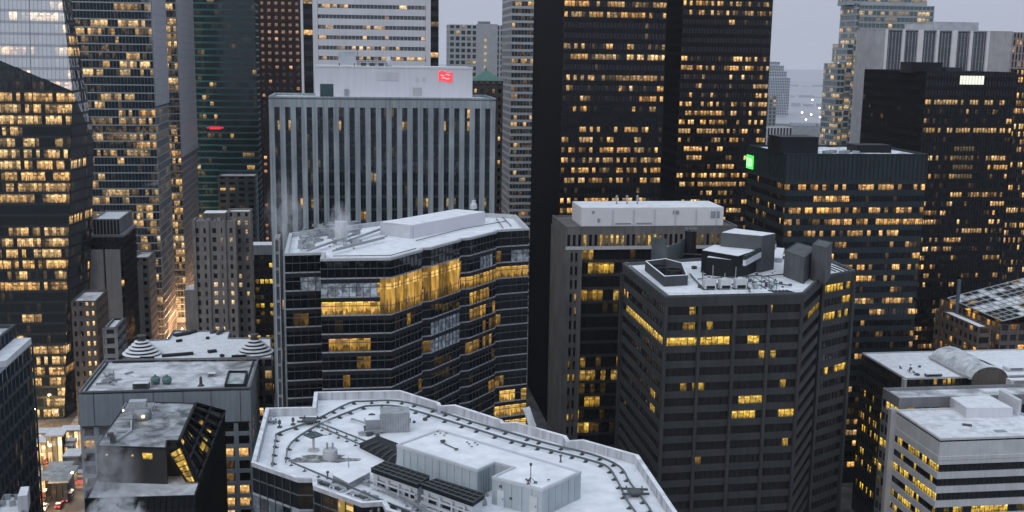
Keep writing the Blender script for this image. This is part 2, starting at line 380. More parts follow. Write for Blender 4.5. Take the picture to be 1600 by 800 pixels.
#@@MATERIALS
snow_w = snow('roof_snow', amount=.86)
snow_t = snow('roof_snow_thick', amount=.99, under=(.36, .37, .40), soft=.2)
snow_p = snow('roof_snow_patchy', amount=.62, soft=.3, under=(.16, .165, .18))
snow_d = snow('roof_snow_thin', amount=.42, scale=.2, soft=.3, under=(.10, .11, .12), col=(.6, .62, .68))
blackm = mat('black_steel', (.007, .009, .012), .5, .2, spec=.25)
black2 = mat('black_panel', (.012, .015, .02), .5, .2, spec=.35)
teald = mat('dark_teal_panel', (.016, .028, .035), .45, .2, spec=.35)
conc = mat('pale_concrete', (.46, .47, .50), .8, .12, .15, streak=.12, bump=.3)
conc_m = mat('grey_concrete', (.22, .23, .25), .8, .18, .12, streak=.2, bump=.3)
conc_d = mat('dark_concrete', (.040, .045, .048), .75, .25, .1, streak=.3, bump=.3)
conc_n = mat('taupe_concrete', (.135, .13, .13), .8, .22, .15, streak=.25, bump=.3)
stone = mat('limestone', (.20, .19, .185), .85, .2, .3, streak=.25, bump=.4)
stone_d = mat('dark_stone', (.10, .09, .085), .85, .25, .3, streak=.25, bump=.4)
brick = mat('brown_brick', (.13, .085, .065), .85, .25, .4, streak=.2)
gran = mat('red_granite', (.03, .015, .014), .55, .2, spec=.3)
white = mat('white_cladding', (.60, .61, .66), .55, .06, .1, streak=.06)
metal = mat('grey_metal', (.33, .35, .38), .45, .15, .3, metal=.3)
metal_l = mat('pale_metal', (.52, .54, .58), .5, .12, .3, metal=.1)
rail = mat('rail_steel', (.07, .08, .085), .55, .2)
copper = mat('green_copper', (.10, .22, .19), .7, .25, .8)
greenm = mat('green_paint', (.12, .22, .21), .5, .15, .8)
tealm = mat('teal_cladding', (.04, .17, .18), .4, .15, .2)
dk = glass('dark_glass', (.008, .011, .015), 1.45, wav=.006)
skyg = glass('sky_mirror_glass', (.10, .11, .13), 6.0, .05, .03, pale=(1, .85, .66))
dkr = glass('dark_reflective_glass', (.012, .018, .022), 1.55, .05, .02)
mir = glass('mirror_glass', (.02, .03, .035), 2.6, .04, .03, gain=1.0)
blu = glass('blue_glass', (.02, .04, .055), 2.5, .05, .03)
grn = glass('green_glass', (.008, .028, .03), 1.6, .06, .02)
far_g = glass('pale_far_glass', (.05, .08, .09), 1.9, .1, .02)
#@@SETTING
def sheet(name, pts, z, m, kind='structure'):
    b = MB(); b.poly([(p[0], p[1], z) for p in pts]); o = b.build(name, m); o['kind'] = kind; return o
asph = mat('asphalt', (.045, .046, .05), .6, .3, .2)
pave = snow('pavement_snow', amount=.45, scale=.35, soft=.25, under=(.13, .125, .12), col=(.5, .51, .54))
grd = snow('ground_snow', amount=.3, scale=.12, soft=.3, under=(.06, .06, .065), col=(.22, .23, .25))
sheet('ground', [(-9000, -3000), (9000, -3000), (9000, 16000), (-9000, 16000)], 0, grd)
lake = mat('frozen_lake', (.34, .34, .38), .5, .12, .002)
sheet('lake', [(-9000, 2650), (9000, 2650), (9000, 16000), (-9000, 16000)], .03, lake)
#@@TOWERS
def px(x): return x
# --- A: faceted glass tower at the far left
def tower_faceted():
    root = thing('glass_tower', 'faceted dark glass office tower at the left edge, its upper facet mirroring pale sky', 'tower', (-190, 460, 0))
    p2 = atY(113, 142, 445); p3 = p2+(-R2)*60; Z = 235
    # planes (point, normal)
    nf_ = Vector((R2.y, -R2.x, 0)).normalized()
    la = p2; fa = lambda x, y: (lambda d: CAM+d*((p2-CAM).dot(nf_)/d.dot(nf_)))(ray(x, y))
    lb = fa(-25, 84); b3 = fa(105, 470)
    pt = atY(97, 0, 445+7.5)
    nu = (lb-la).cross(pt-la).normalized(); nu = nu if nu.dot(CAM-la) > 0 else -nu
    o4 = atY(141, 470, 468); nr = (b3-la).cross(o4-la).normalized(); nr = nr if nr.dot(Vector((1, 0, 0))) > 0 else -nr
    o5 = atY(113, 0, 470); nr2 = (pt-la).cross(o5-la).normalized(); nr2 = nr2 if nr2.dot(Vector((1, 0, 0))) > 0 else -nr2
    back = p2+D2*23; left = p2-R2*75
    planes = [(la, nf_), (la, nu), (la, nr), (la, nr2), (back, D2), (left, -R2)]
    fh = 4.42; rnd = random.Random(3)
    mull = MB(); core = MB()
    for pi, (P, n) in enumerate(planes):
        t = UP.cross(n).normalized(); s = n.cross(t).normalized()         # t horizontal, s up the slope
        if s.z < 0: s = -s
        others = [q for i, q in enumerate(planes) if i != pi]
        nb = 60 if pi in (0, 1) else 40; bw = 1.5
        for f in range(0, 53):
            z_a = f*fh+1.0; z_b = (f+1)*fh
            lp = {0: .0, 1: .28, 2: .12, 3: .2}.get(pi, .1)
            if pi == 0:
                zz = (z_a+z_b)/2; py = proj(Vector((p2.x-14, p2.y-2, zz)))[1]
                lp = .97 if 145 < py < 325 else (.75 if 345 < py < 452 else (.15 if py < 480 or py > 665 else .6))
                if 195 < py < 212 or 345 > py > 325: lp = .12
                if 455 < py < 540: lp = .18
            row = litrow(nb*2, lp, random.Random(500+f*7+pi), 14, .75, 1.15, .55)
            def P_at(u, z): return P+t*u+s*((z-P.z)/s.z)
            for kind, za, zb in (('g', z_a, z_b), ('s', f*fh, z_a)):
                bm = bmesh.new(); wl = bm.faces.layers.float_vector.new('win'); uvl = bm.loops.layers.uv.new('UVMap')
                cnt = nb*2 if kind == 'g' else 1; w = bw if kind == 'g' else bw*nb*2
                for j in range(cnt):
                    u1 = -nb*bw+j*w
                    vs = [bm.verts.new(P_at(a, b)+n*(.0 if kind == 'g' else .05)) for a, b in ((u1, za), (u1+w, za), (u1+w, zb), (u1, zb))]
                    if (vs[1].co-vs[0].co).cross(vs[2].co-vs[1].co).dot(n) < 0: vs.reverse()
                    fc = bm.faces.new(vs)
                    wv = row[j] if kind == 'g' else (0, 0, 0)
                    fc[wl] = wv
                    for lp_ in fc.loops: lp_[uvl].uv = ((lp_.vert.co-P).dot(t), 0 if abs(lp_.vert.co.z-za) < .01 else 1)
                bmesh.ops.remove_doubles(bm, verts=bm.verts, dist=.001)
                for (Q, qn) in others+[(Vector((0, 0, Z)), UP)]:
                    bmesh.ops.bisect_plane(bm, geom=bm.verts[:]+bm.edges[:]+bm.faces[:], plane_co=Q, plane_no=qn, clear_outer=True)
                if bm.faces:
                    me = bpy.data.meshes.new('window_band'); bm.transform(Matrix.Translation(-origin(root))); bm.to_mesh(me); me.materials.append((skyg if pi == 1 else (mir if pi == 3 else dkr)) if kind == 'g' else (metal if pi == 1 else teald))
                    o = bpy.data.objects.new('window_band' if kind == 'g' else 'spandrel', me); C.objects.link(o); o.parent = root
                bm.free()
        # vertical mullions, clipped the same way
        bm = bmesh.new()
        for j in range(-nb, nb+1):
            wide = (j % 10 == 0); ww = .32 if wide else .1
            a = P_at(j*bw, 0)+n*.07; b = P_at(j*bw, Z)+n*.07
            q = [a-t*ww/2, a+t*ww/2, b+t*ww/2, b-t*ww/2]; vs = [bm.verts.new(x) for x in q]
            if (vs[1].co-vs[0].co).cross(vs[2].co-vs[1].co).dot(n) < 0: vs.reverse()
            bm.faces.new(vs)
        bmesh.ops.solidify(bm, geom=bm.faces[:], thickness=.12)
        for (Q, qn) in others+[(Vector((0, 0, Z)), UP)]:
            bmesh.ops.bisect_plane(bm, geom=bm.verts[:]+bm.edges[:]+bm.faces[:], plane_co=Q+qn*.1, plane_no=qn, clear_outer=True)
        if bm.faces:
            me = bpy.data.meshes.new('mullion_grid'); bm.transform(Matrix.Translation(-origin(root))); bm.to_mesh(me); me.materials.append(metal if pi == 1 else black2)
            o = bpy.data.objects.new('mullion_grid', me); C.objects.link(o); o.parent = root
        bm.free()
    return root
tower_faceted()
S_black = dict(wall=blackm, glass=dk, bay=1.35, sp=1.9, spd=.1, mw=.14, md=.22, mm=blackm, run=3, lo=.4, hi=1.2, warmth=.38)
# --- B: banded glass tower
ft, z = rect(96, 236, 0, 555, 'R', 257)
house('glass_tower', 'bluish glass tower with close white floor lines behind the faceted tower', 'tower', ft, z+45, 3.9,
      dict(wall=mat('blue_grey_band', (.40, .46, .51), .4, .1), glass=blu, bay=1.6, sp=.55, spd=.25, mw=.08, md=.02, mm=metal, run=4, lo=.3, hi=.95, warmth=.7), snow_w, seed=11, litp=.36)
painted_refl = glass('painted_reflection_glass', (.46, .47, .53), 1.6, .3, .05)  # pale base colour stands in for sky mirrored in the tower flanks
rb_ = bpy.context.scene.collection.objects[-1]
while rb_.parent: rb_ = rb_.parent
zl_ = atY(245, 165, 560).z; dB = (Vector(ft[2])-Vector(ft[1])).length
facade(rb_, [gpt(ft[1], .12, .2), gpt(ft[1], .6, .2), gpt(ft[1], .6, dB-.2), gpt(ft[1], .12, dB-.2)], zl_, z+44, 3.9, dict(wall=mat('painted_reflection_line', (.44, .46, .51), .5), glass=painted_refl, bay=3, sp=.4, spd=.08, mw=.08, md=.02, mm=metal_l, run=1), 111, 0, name='painted_reflection_glazing')  # upper flank only: reflected sky painted as a pale layer
# --- C
ft, z = rect(250, 274, 0, 612, 'R', 300)
house('glass_tower', 'narrow slab tower with a silvery flank painted as mirrored sky beside the teal glass tower', 'tower', ft, z+45, 3.9,
      dict(wall=mat('silver_band', (.38, .42, .46), .35, .1), glass=mir, bay=1.6, sp=.7, spd=.12, mw=.08, md=.02, mm=metal, run=6, lo=.5, hi=1.1, warmth=.55), snow_w, seed=12, litp=.6,
      hot=lambda k, f, u, rnd, w: (0, 0, w[2]) if k == 1 else None)
rb_ = bpy.context.scene.collection.objects[-1]
while rb_.parent: rb_ = rb_.parent
zl_ = atY(284, 150, 640).z; dB = (Vector(ft[2])-Vector(ft[1])).length
facade(rb_, [gpt(ft[1], .12, .2), gpt(ft[1], .6, .2), gpt(ft[1], .6, dB-.2), gpt(ft[1], .12, dB-.2)], zl_-32, z+44, 3.9, dict(wall=MT['painted_reflection_line'], glass=painted_refl, bay=3, sp=.3, spd=.08, mw=.08, md=.02, mm=metal_l, run=1), 112, 0, name='painted_reflection_glazing')  # pale layer over the flank, its sky reflection put into the colour
# --- D teal tower
ft, z = rect(334, 398, 0, 700, 'R', 410); fl, z_ = rect(300, 334, 0, 702, 'R', None, depth=30)
ft = [fl[0], fl[1], ft[0]]+ft[1:]
ft[1] = ft[2][0]+.0 and (gpt(ft[2], -.1, 2.2)); ft = [fl[0], gpt(ft[2], 0, 2.5), ft[2], ft[3], ft[4], gpt(ft[4], -60, 0) if False else ft[5]]
ft[0] = gpt(ft[1], -13.5, 0); ft[5] = gpt(ft[4], -42, 0)
house('glass_tower', 'teal green glass tower with green floor bands and a small red sign', 'tower', ft, z+40, 3.9,
      dict(wall=tealm, glass=grn, bay=2.4, sp=1.1, spd=.15, mw=.2, md=.04, mm=teald, run=2, lo=.3, hi=.8, warmth=.6), snow_w, seed=13, litp=.045)
red = glow('red_sign_light', (.9, .03, .06), .8)
c = atY(336, 200, 694)
one(MB().box((c.x, c.y, c.z), (6.5, .3, 1.6), GA).box((c.x+4.2, c.y+.6, c.z+.2), (1.6, .3, .8), GA).box((c.x-4.2, c.y-.6, c.z+.1), (1.4, .3, .6), GA), 'lit_sign', red, 'small red lit sign on the teal glass tower', 'sign')
# --- D2 grey punched block before it
ft, z = rect(340, 399, 275, 680, 'R', 409)
house('office_block', 'grey stone block with square punched windows in front of the teal tower', 'building', ft, z, 3.6,
      dict(wall=mat('blue_grey_stone', (.12, .16, .175), .8, .15, streak=.15), glass=dk, bay=5.2, sp=1.9, spd=.3, mw=2.2, md=0, sep=True, nsep=60, run=1.2, lo=.4, hi=.9), snow_w, seed=14, litp=.1)
# --- E red granite
ft, z = rect(403, 480, 0, 640, 'L', None, depth=40)
house('office_tower', 'dark red granite tower with a grid of small square windows', 'tower', ft, z+50, 3.9,
      dict(wall=gran, glass=glass('granite_tower_glass', (.03, .03, .035), 1.6, .1, .02, warm=(1, .42, .14), pale=(1, .68, .42)), bay=3.85, sp=2.1, spd=.25, mw=2.1, md=0, sep=True, nsep=100, run=1.6, lo=.35, hi=1.0, warmth=.45), snow_w, seed=15, litp=.33,
      hot=lambda k, f, u, rnd, w: ((.2, 1, w[2]) if (f < 22 and w[0] < .2) else None))
# --- F white ribbon tower
fm, z = rect(488, 673, 0, 440, 'L', None, depth=38)
a = gpt(fm[0], -4.3, 3); b = gpt(fm[1], 3.4, 3)
root = thing('office_tower', 'white slab tower with horizontal ribbon windows rising behind the pale pier-fronted bank block', 'tower', (cen(fm).x, cen(fm).y, 0))
st = dict(wall=white, glass=glass('ribbon_glass', (.05, .06, .07), 1.6, .08, .02), bay=1.45, sp=2.45, spd=.35, mw=.1, md=0, mm=white, run=3, lo=.4, hi=1.1, warmth=.75)
zt = z+32
mid = [gpt(fm[0], 1.9, 0), gpt(fm[1], -1.9, 0), gpt(fm[2], -1.9, 0), gpt(fm[3], 1.9, 0)]
facade(root, mid, 0, zt, 3.92, st, 16, .5, top=2)
for q in (0, 1):
    f_ = [gpt(fm[q], -.05 if q else 0, -.12), gpt(fm[q], 0 if q else 1.85, -.12), gpt(fm[q], 0 if q else 1.85, 38), gpt(fm[q], 0, 38)]
    if q: f_ = [gpt(fm[1], -1.85, -.12), gpt(fm[1], 0, -.12), gpt(fm[1], 0, 38), gpt(fm[1], -1.85, 38)]
    blk(root, 'pier', f_, 0, zt, white)
sc_ = dict(wall=blackm, glass=dk, bay=3.0, sp=1.9, spd=.1, mw=.2, md=.02, run=2, lo=.3, hi=.9, warmth=.7)
facade(root, [gpt(fm[0], -3.6, 2), gpt(fm[0], -.05, 2), gpt(fm[0], -.05, 30), gpt(fm[0], -3.6, 30)], 0, zt, 3.92, sc_, 17, .3, name='corner_glazing')
facade(root, [gpt(fm[1], .05, 2), gpt(fm[1], 3.2, 2), gpt(fm[1], 3.2, 30), gpt(fm[1], .05, 30)], 0, zt, 3.92, sc_, 18, .3, name='corner_glazing')
blk(root, 'edge_strip', [gpt(fm[0], -4.6, 1.8), gpt(fm[0], -3.65, 1.8), gpt(fm[0], -3.65, 30), gpt(fm[0], -4.6, 30)], 0, zt, white)
roof(root, mid, zt, snow_w, white)
# --- G pale bank block with vertical piers
fg, z = rect(424, 770, 150, 340, 'L', None, depth=27)
root = thing('bank_building', 'pale grey office block with tall vertical piers, a white penthouse and a red sign', 'building', (cen(fg).x, cen(fg).y, 0))
GW = (Vector(fg[1])-Vector(fg[0])).length; nbg = 21
pier_m = mat('pier_concrete', (.28, .325, .355), .7, .22, .1, streak=.3)
fh_g = 3.95
bw = GW/21
stg = dict(wall=mat('dark_spandrel', (.035, .045, .052), .5, .2), glass=glass('bank_glass', (.012, .024, .03), 1.75, .06, .03), bay=bw/2, sp=.9, spd=.12, mw=.22, md=.05, mm=teald, run=2.0, lo=.3, hi=.8, warmth=.6)
hotg = lambda k, f, u, rnd, w: ((rnd.uniform(.3, .8), .75, w[2]) if (f == 1 and rnd.random() < .12) else ((rnd.uniform(.5, .9), .6, w[2]) if (f == 12 and k == 0 and .28 < u < .56) or (f == 9 and k == 0 and .2 < u < .65 and rnd.random() < .35) else None))
facade(root, fg, 0, z-3.2, fh_g, stg, 19, .06, hot=hotg)
for k in range(22):
    pr = MB()
    w_ = bw*.50
    x0 = k*bw-w_/2
    pr.prism([gpt(fg[0], x0, -.75), gpt(fg[0], x0+w_, -.75), gpt(fg[0], x0+w_, -.03), gpt(fg[0], x0, -.03)], 0, z-3.2); pr.build('pier', pier_m, root)
pr = MB()
for k in range(8):
    for q, sg in ((0, -1), (1, 1)):
        y0 = k*27/7-.8
        pr.prism([gpt(fg[q], .03 if sg > 0 else -.75, y0), gpt(fg[q], .75 if sg > 0 else -.03, y0), gpt(fg[q], .75 if sg > 0 else -.03, y0+1.6), gpt(fg[q], .03 if sg > 0 else -.75, y0+1.6)], 0, z-3.2)
pr.build('side_pier', pier_m, root)
big = [gpt(fg[0], -.8, -.8), gpt(fg[0], GW+.8, -.8), gpt(fg[0], GW+.8, 28), gpt(fg[0], -.8, 28)]
blk(root, 'cornice', big, z-3.2, z-.9, pier_m)
roof(root, big, z, snow_t, pier_m, .85)
x1 = along(Vector((*fg[0], z)), R2, 492); x2 = along(Vector((*fg[0], z)), R2, 741)
pent = [gpt(fg[0], x1, 5.5), gpt(fg[0], x2, 5.5), gpt(fg[0], x2, 24), gpt(fg[0], x1, 24)]
zp = atY(700, 106, 347).z
pw_ = blk(root, 'penthouse', pent, z-.8, zp, white, snow_t)
MB().ring(pent, [(0, zp-.4), (.15, zp-.4), (.15, zp+.2), (-.3, zp+.2), (-.3, zp-.2)]).build('parapet', white, pw_)
def on_pent(x, y): # a point on the penthouse front seen at a pixel
    d = ray(x, y); n = Vector((R2.y, -R2.x, 0)); P = Vector((*pent[0], 0)); return CAM+d*((P-CAM).dot(n)/d.dot(n))
def panel(root, x1, y1, x2, y2, m, name, th=.12):
    a = on_pent(x1, y1); b = on_pent(x2, y2)
    w = abs((b-a).dot(R2)); MB().box((((a+b)/2-D2*th/2).x, ((a+b)/2-D2*th/2).y, (a.z+b.z)/2), (w, th, abs(a.z-b.z)), GA).build(name, m, root)
panel(root, 500, 131, 521, 151, glass('vent_glass', (.03, .06, .07), 1.6), 'loading_door')
panel(root, 588, 113, 622, 126, metal_l, 'louvre')
panel(root, 645, 137, 659, 150, mat('grey_louvre', (.42, .43, .46), .6), 'louvre')
panel(root, 538, 139, 544, 149, metal, 'vent_box', .6)
panel(root, 649, 121, 655, 128, metal_l, 'access_hatch', .07); panel(root, 660, 121, 666, 128, metal_l, 'access_hatch', .07)
# red waving flag-like bank sign: bordered field with a pale line mark
sgn = thing('bank_sign', 'red lit flag-shaped emblem on the white penthouse of the pier-fronted block', 'sign', tuple(on_pent(697, 126)))
redl = glow('sign_red', (1, .05, .07), .95); pinkl = glow('sign_pink', (1, .35, .34), .9)
def wave_panel(x1, y1, x2, y2, off, m, name, amp=.45, th=.25):
    a = on_pent(x1, y2); b = on_pent(x2, y1); n = 14; mb = MB(); w = (b-a).dot(R2); i = 0
    for layer in (off+th, off):
        for k in range(n+1):
            t = k/n; dz = amp*math.sin(2*math.pi*t); p = a+R2*(w*t)-D2*layer
            mb.v += [(p.x, p.y, a.z+dz), (p.x, p.y, b.z+dz)]
    m2 = 2*(n+1)
    for k in range(n):
        j = 2*k; mb.add((j, j+2, j+3, j+1)); mb.add((m2+j, m2+j+1, m2+j+3, m2+j+2)); mb.add((j, m2+j, m2+j+2, j+2)); mb.add((j+1, j+3, m2+j+3, m2+j+1))
    mb.add((0, 1, m2+1, m2)); mb.add((2*n, m2+2*n, m2+2*n+1, 2*n+1))
    return mb.build(name, m, sgn)
wave_panel(685.5, 112.5, 706.5, 127, .05, redl, 'sign_field', .32)
wave_panel(688.5, 117, 693.5, 119, .32, pinkl, 'emblem_line', .1, .06); wave_panel(690, 121.5, 702, 123.2, .32, pinkl, 'emblem_line', .18, .06); wave_panel(696, 116, 703, 117.6, .32, pinkl, 'emblem_line', .1, .06)
# rooftop plant on the penthouse
t = thing('rooftop_unit', 'grey boxy plant room standing on the white penthouse roof', 'roof equipment', (*gpt(pent[0], 10, 4), zp))
q = gpt(pent[0], 7, 3); MB().prism(rq(q, 5.2, 4), zp+.9, zp+4.4, True, True).build('housing', mat('unit_grey', (.42, .46, .50), .6), t)
for a_, b_ in ((.3, .3), (4.9, .3), (4.9, 3.7), (.3, 3.7)): MB().box((*gpt(q, a_, b_), zp+.45), (.3, .3, .9), GA).build('leg', rail, t)
t = thing('pipe_rack', 'dark pipe rack with railings on the white penthouse roof', 'roof equipment', (*gpt(pent[0], 18, 4), zp))
m1 = MB(); q = gpt(pent[0], 13.2, 3)
for h_ in (.5, 1.0, 1.5): m1.bar((*q, zp+h_), (*gpt(q, 8.5, 0), zp+h_), .18)
for k in range(9): m1.bar((*gpt(q, k*1.06, 0), zp), (*gpt(q, k*1.06, 0), zp+rg.uniform(1.2, 2.2)), .14)
m1.build('rack', rail, t); m3 = MB()
for k in range(3): m3.box((*gpt(q, 1.5+k*2.7, 1.0), zp+.6), (1.6, 1.2, 1.0), GA)
m3.build('pump', rail, t)
t = one(MB().lathe((*gpt(pent[0], 22.5, 5), zp), [(.9, 0), (.95, 1.8), (.7, 2.7), (.25, 3.1)]), 'storage_tank', metal_l, 'pale domed tank beside the pipe rack', 'roof equipment', smooth=True)
one(MB().bar((*gpt(pent[0], 12.8, 3), zp), (*gpt(pent[0], 12.8, 3), zp+6), .16), 'antenna_mast', rail, 'thin mast beside the boxy plant room', 'antenna')
# --- H apartment slab
ft, z = rect(702, 790, 38, 690, 'L', None, depth=20)
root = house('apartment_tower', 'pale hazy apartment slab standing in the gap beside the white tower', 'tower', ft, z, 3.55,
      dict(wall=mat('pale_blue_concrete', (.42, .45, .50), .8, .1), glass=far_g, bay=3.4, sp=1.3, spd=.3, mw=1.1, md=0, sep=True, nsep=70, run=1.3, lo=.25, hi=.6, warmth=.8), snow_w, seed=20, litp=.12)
x1 = along(Vector((*ft[0], z)), R2, 744); blk(root, 'stair_bay', [gpt(ft[0], x1, -.9), gpt(ft[0], x1+13, -.9), gpt(ft[0], x1+13, 0.05), gpt(ft[0], x1, 0.05)], 0, z+.6, mat('pale_blue_concrete', (1, 1, 1)))
mb = MB()
for k in range(15): mb.box((*gpt(ft[0], x1+5.6, -.95), z-9-k*4), (1.5, .14, 1.6), GA)
mb.w = [(.5, .9, .4)]*len(mb.f); mb.uv = [((0, .5),)*4]*len(mb.f); mb.build('stair_window', far_g, root, kind='stuff')
blk(root, 'plant_room', [gpt(ft[0], x1+2, 4), gpt(ft[0], x1+9, 4), gpt(ft[0], x1+9, 10), gpt(ft[0], x1+2, 10)], z-.9, z+2.2, conc_m)
# --- I banded glass tower
ft, z = rect(800, 880, 0, 620, 'L', 785)
house('glass_tower', 'grey glass tower with white floor bands directly left of the tallest black tower', 'tower', ft, z+45, 3.8,
      dict(wall=mat('grey_band', (.38, .42, .46), .5, .12), glass=blu, bay=1.7, sp=1.35, spd=.35, mw=.1, md=.02, mm=metal, run=3, lo=.35, hi=.9, warmth=.6), snow_w, seed=21, litp=.16)
# --- J old stone tower with copper pyramid
ft, z = rect(738, 786, 126, 545, 'L', None, depth=15)
root = house('stone_tower', 'old dark stone tower under a green copper pyramid roof', 'tower', ft, z, 3.8,
      dict(wall=stone_d, glass=dk, bay=2.9, sp=1.7, spd=.3, mw=1.6, md=0, sep=True, nsep=50, run=1.3, lo=.5, hi=1.1, warmth=.8), None, seed=22, litp=.12)
mb = MB(); e_ = inset(ft, -.5); ap = cen(e_); i = len(mb.v); mb.v += [(x, y, z) for x, y in e_]+[(ap.x, ap.y, z+5.2)]
for k in range(4): mb.add((k, (k+1) % 4, 4))
mb.add((3, 2, 1, 0)); mb.build('pyramid_roof', copper, root)
MB().lathe((ap.x, ap.y, z+4.9), [(.5, 0), (.35, .8), (.05, 2.2)], 8).build('finial', copper, root)
dm = MB()
for k in range(5): dm.box((*gpt(ft[0], 1.6+k*2.9, -.1), z-.8), (1.4, .5, 1.2), GA)
dm.build('dormer', stone, root)
# --- K1, K2: black steel towers
ft, z = rect(882, 1042, 0, 430, 'L', 835)
def hot_k1(k, f, u, rnd, w):
    if k == 3: return (0, 0, w[2])
    if k == 0 and f < 8: return ((w[0]*.8 if w[0] > .1 else 0), min(1, w[1]+.45), w[2])
house('office_tower', 'tallest black steel tower, its plain dark flank left of the lit windows', 'tower', ft, z+35, 3.9, dict(S_black, sp=1.8), snow_w, seed=123, litp=.52, var=.5, hot=hot_k1)
ft, z = rect(1068, 1207, 0, 494, 'L', 1041)
house('office_tower', 'second tall black steel tower, right of the tallest one, against the sky', 'tower', ft, z+35, 3.9, dict(S_black, sp=1.8), snow_w, seed=31, litp=.47, var=.5, hot=lambda k, f, u, rnd, w: (0, 0, w[2]) if k == 3 or f in (12, 13, 14) else None)
# --- L broad black tower right
ft, z = rect(1449, 1588, 111, 475, 'L', 1352)
def hot_l(k, f, u, rnd, w):
    if f in (0, 1, 2): return (0, 0, w[2])
    if k == 3 and f not in (6, 9): return (w[0]*.5 if rnd.random() < .08 else 0, w[1], w[2])
    if k == 0 and f in (3, 6) and rnd.random() < .6: return (rnd.uniform(.4, .7), .7, w[2])
    if k == 0 and f in (8, 9, 10, 11) and .35 < u < .6: return (w[0]+.12, 1.0, w[2])
root = house('office_tower', 'broad black tower with a bright white lit sign near its top right', 'tower', ft, z, 3.9, dict(S_black, sp=1.8, warmth=.45), snow_w, seed=25, litp=.20, hot=hot_l)
a_ = along(Vector((*ft[0], z)), R2, 1500); b_ = along(Vector((*ft[0], z)), R2, 1538); zt1_ = atY(1519, 118.5, 478).z; zt2_ = atY(1519, 132, 478).z
t = thing('lit_sign', 'bright white lit louvred sign near the top right of the broad black tower', 'sign', (*gpt(ft[0], (a_+b_)/2, -.5), zt2_))
lp = MB(); bb_ = MB()
for k in range(8): lp.box((*gpt(ft[0], a_+(b_-a_)*(k+.5)/8, -.42), (zt1_+zt2_)/2), ((b_-a_)/8*.78, .2, zt1_-zt2_), GA)
lp.build('lit_panel', glow('sign_white', (.80, .80, .66), .85), t); bb_.box((*gpt(ft[0], (a_+b_)/2, -.28), (zt1_+zt2_)/2), (b_-a_, .1, zt1_-zt2_+.3), GA); bb_.build('backing', blackm, t)
mb = MB(); c = gpt(ft[0], 6, 12); mb.prism(rq(gpt(ft[0], -3, 8), 14, 10), z-.9, z+3.6); mb.build('plant_room', blackm, root)
mb = MB(); mb.prism(rq(gpt(ft[0], 13, 8), 7, 8), z-.9, z+1.6); mb.build('plant_room', black2, root)
# --- L2 dark tower at the right edge
ft, z = rect(1592, 1680, 108, 575, 'L', 1578)
house('office_tower', 'dark tower at the right edge half hidden behind the broad black tower', 'tower', ft, z, 3.9, dict(S_black, sp=1.2, wall=black2), snow_w, seed=26, litp=.4)
# --- M lower black tower with green sign
ft, z = rect(1231, 1450, 240, 381, 'L', 1171)
def hot_m(k, f, u, rnd, w):
    if k == 3: return (w[0]*.8 if rnd.random() < .35 else 0, w[1]*.6, w[2])
root = thing('office_tower', 'lower black banded tower with snowy roof and green lit sign on its left flank', 'tower', (*ft[0], 0))
facade(root, ft, 0, z-10.4, 4.0, dict(wall=teald, glass=dk, bay=1.45, sp=1.9, spd=.12, mw=.12, md=.02, mm=blackm, run=3.2, lo=.4, hi=1.15, warmth=.25), 27, .42, hot=hot_m)
facade(root, ft, z-10.4, z, 9.8, dict(wall=teald, glass=mat('louvre_panel', (.018, .026, .032), .5), bay=1.6, sp=.5, spd=.3, mw=.45, md=.05, mm=teald, run=1), 28, 0, name='louvre_panel')
roof(root, ft, z, snow('roof_snow_m', amount=.7, scale=.3, soft=.1, under=(.02, .02, .025)), teald, .7)
p0 = atz(1203, 224, z-.7); p1 = atz(1289, 236, z-.7)
blk(root, 'plant_room', rq(gpt(ft[0], -.5, 5.5), 13.5, 12), z-.7, z+5.2, blackm)
blk(root, 'plant_room', rq(gpt(ft[0], 30, 12), 13, 8), z-.7, z+2.0, blackm)
n_ = 0
t = thing('rooftop_duct', 'low snowy ducts beside the black plant room of the banded tower', 'roof equipment', (*gpt(ft[0], 20, 10), z-.7))
mb = MB()
for k in range(6): mb.box((*gpt(ft[0], 17+k*2.2, 8+(k*37 % 5)), z-.2), (1.6, 2.4, 1.0), GA+.2*k)
mb.build('duct', metal, t)
cg = gpt(ft[0], -.35, along(Vector((*ft[0], z)), D2, 1173)-1)
gs = thing('bank_sign', 'bright green lit square sign on the flank of the banded black tower', 'sign', (*cg, z-7))
gl = glow('sign_green', (.10, .95, .12), .95); gl2 = glow('sign_green_pale', (.75, 1, .7), 1.0)
c0 = atY(1172, 253, Vector((*cg, 0)).y); zc = c0.z
MB().box((cg[0], cg[1], zc), (.35, 6.6, 4.9), GA).build('sign_face', gl, gs)
# pale letter mark, white on green
mk = MB(); sx = -.22
def flank(u, v): p = Vector((*cg, zc))+D2*u-R2*.24+UP*v; return p
for (u1, v1, u2, v2) in ((3.0, 1.3, 0.4, 1.3), (1.7, 1.3, 1.7, -1.6), (-.4, 1.3, -.4, -1.6), (-.4, 1.3, -2.2, .9), (-2.2, .9, -2.6, -.2), (-2.6, -.2, -2.2, -1.3), (-2.2, -1.3, -.4, -1.6)):
    mk.bar(flank(u1, v1), flank(u2, v2), .12, .55, up=R2)
mk.build('letter_mark', gl2, gs)
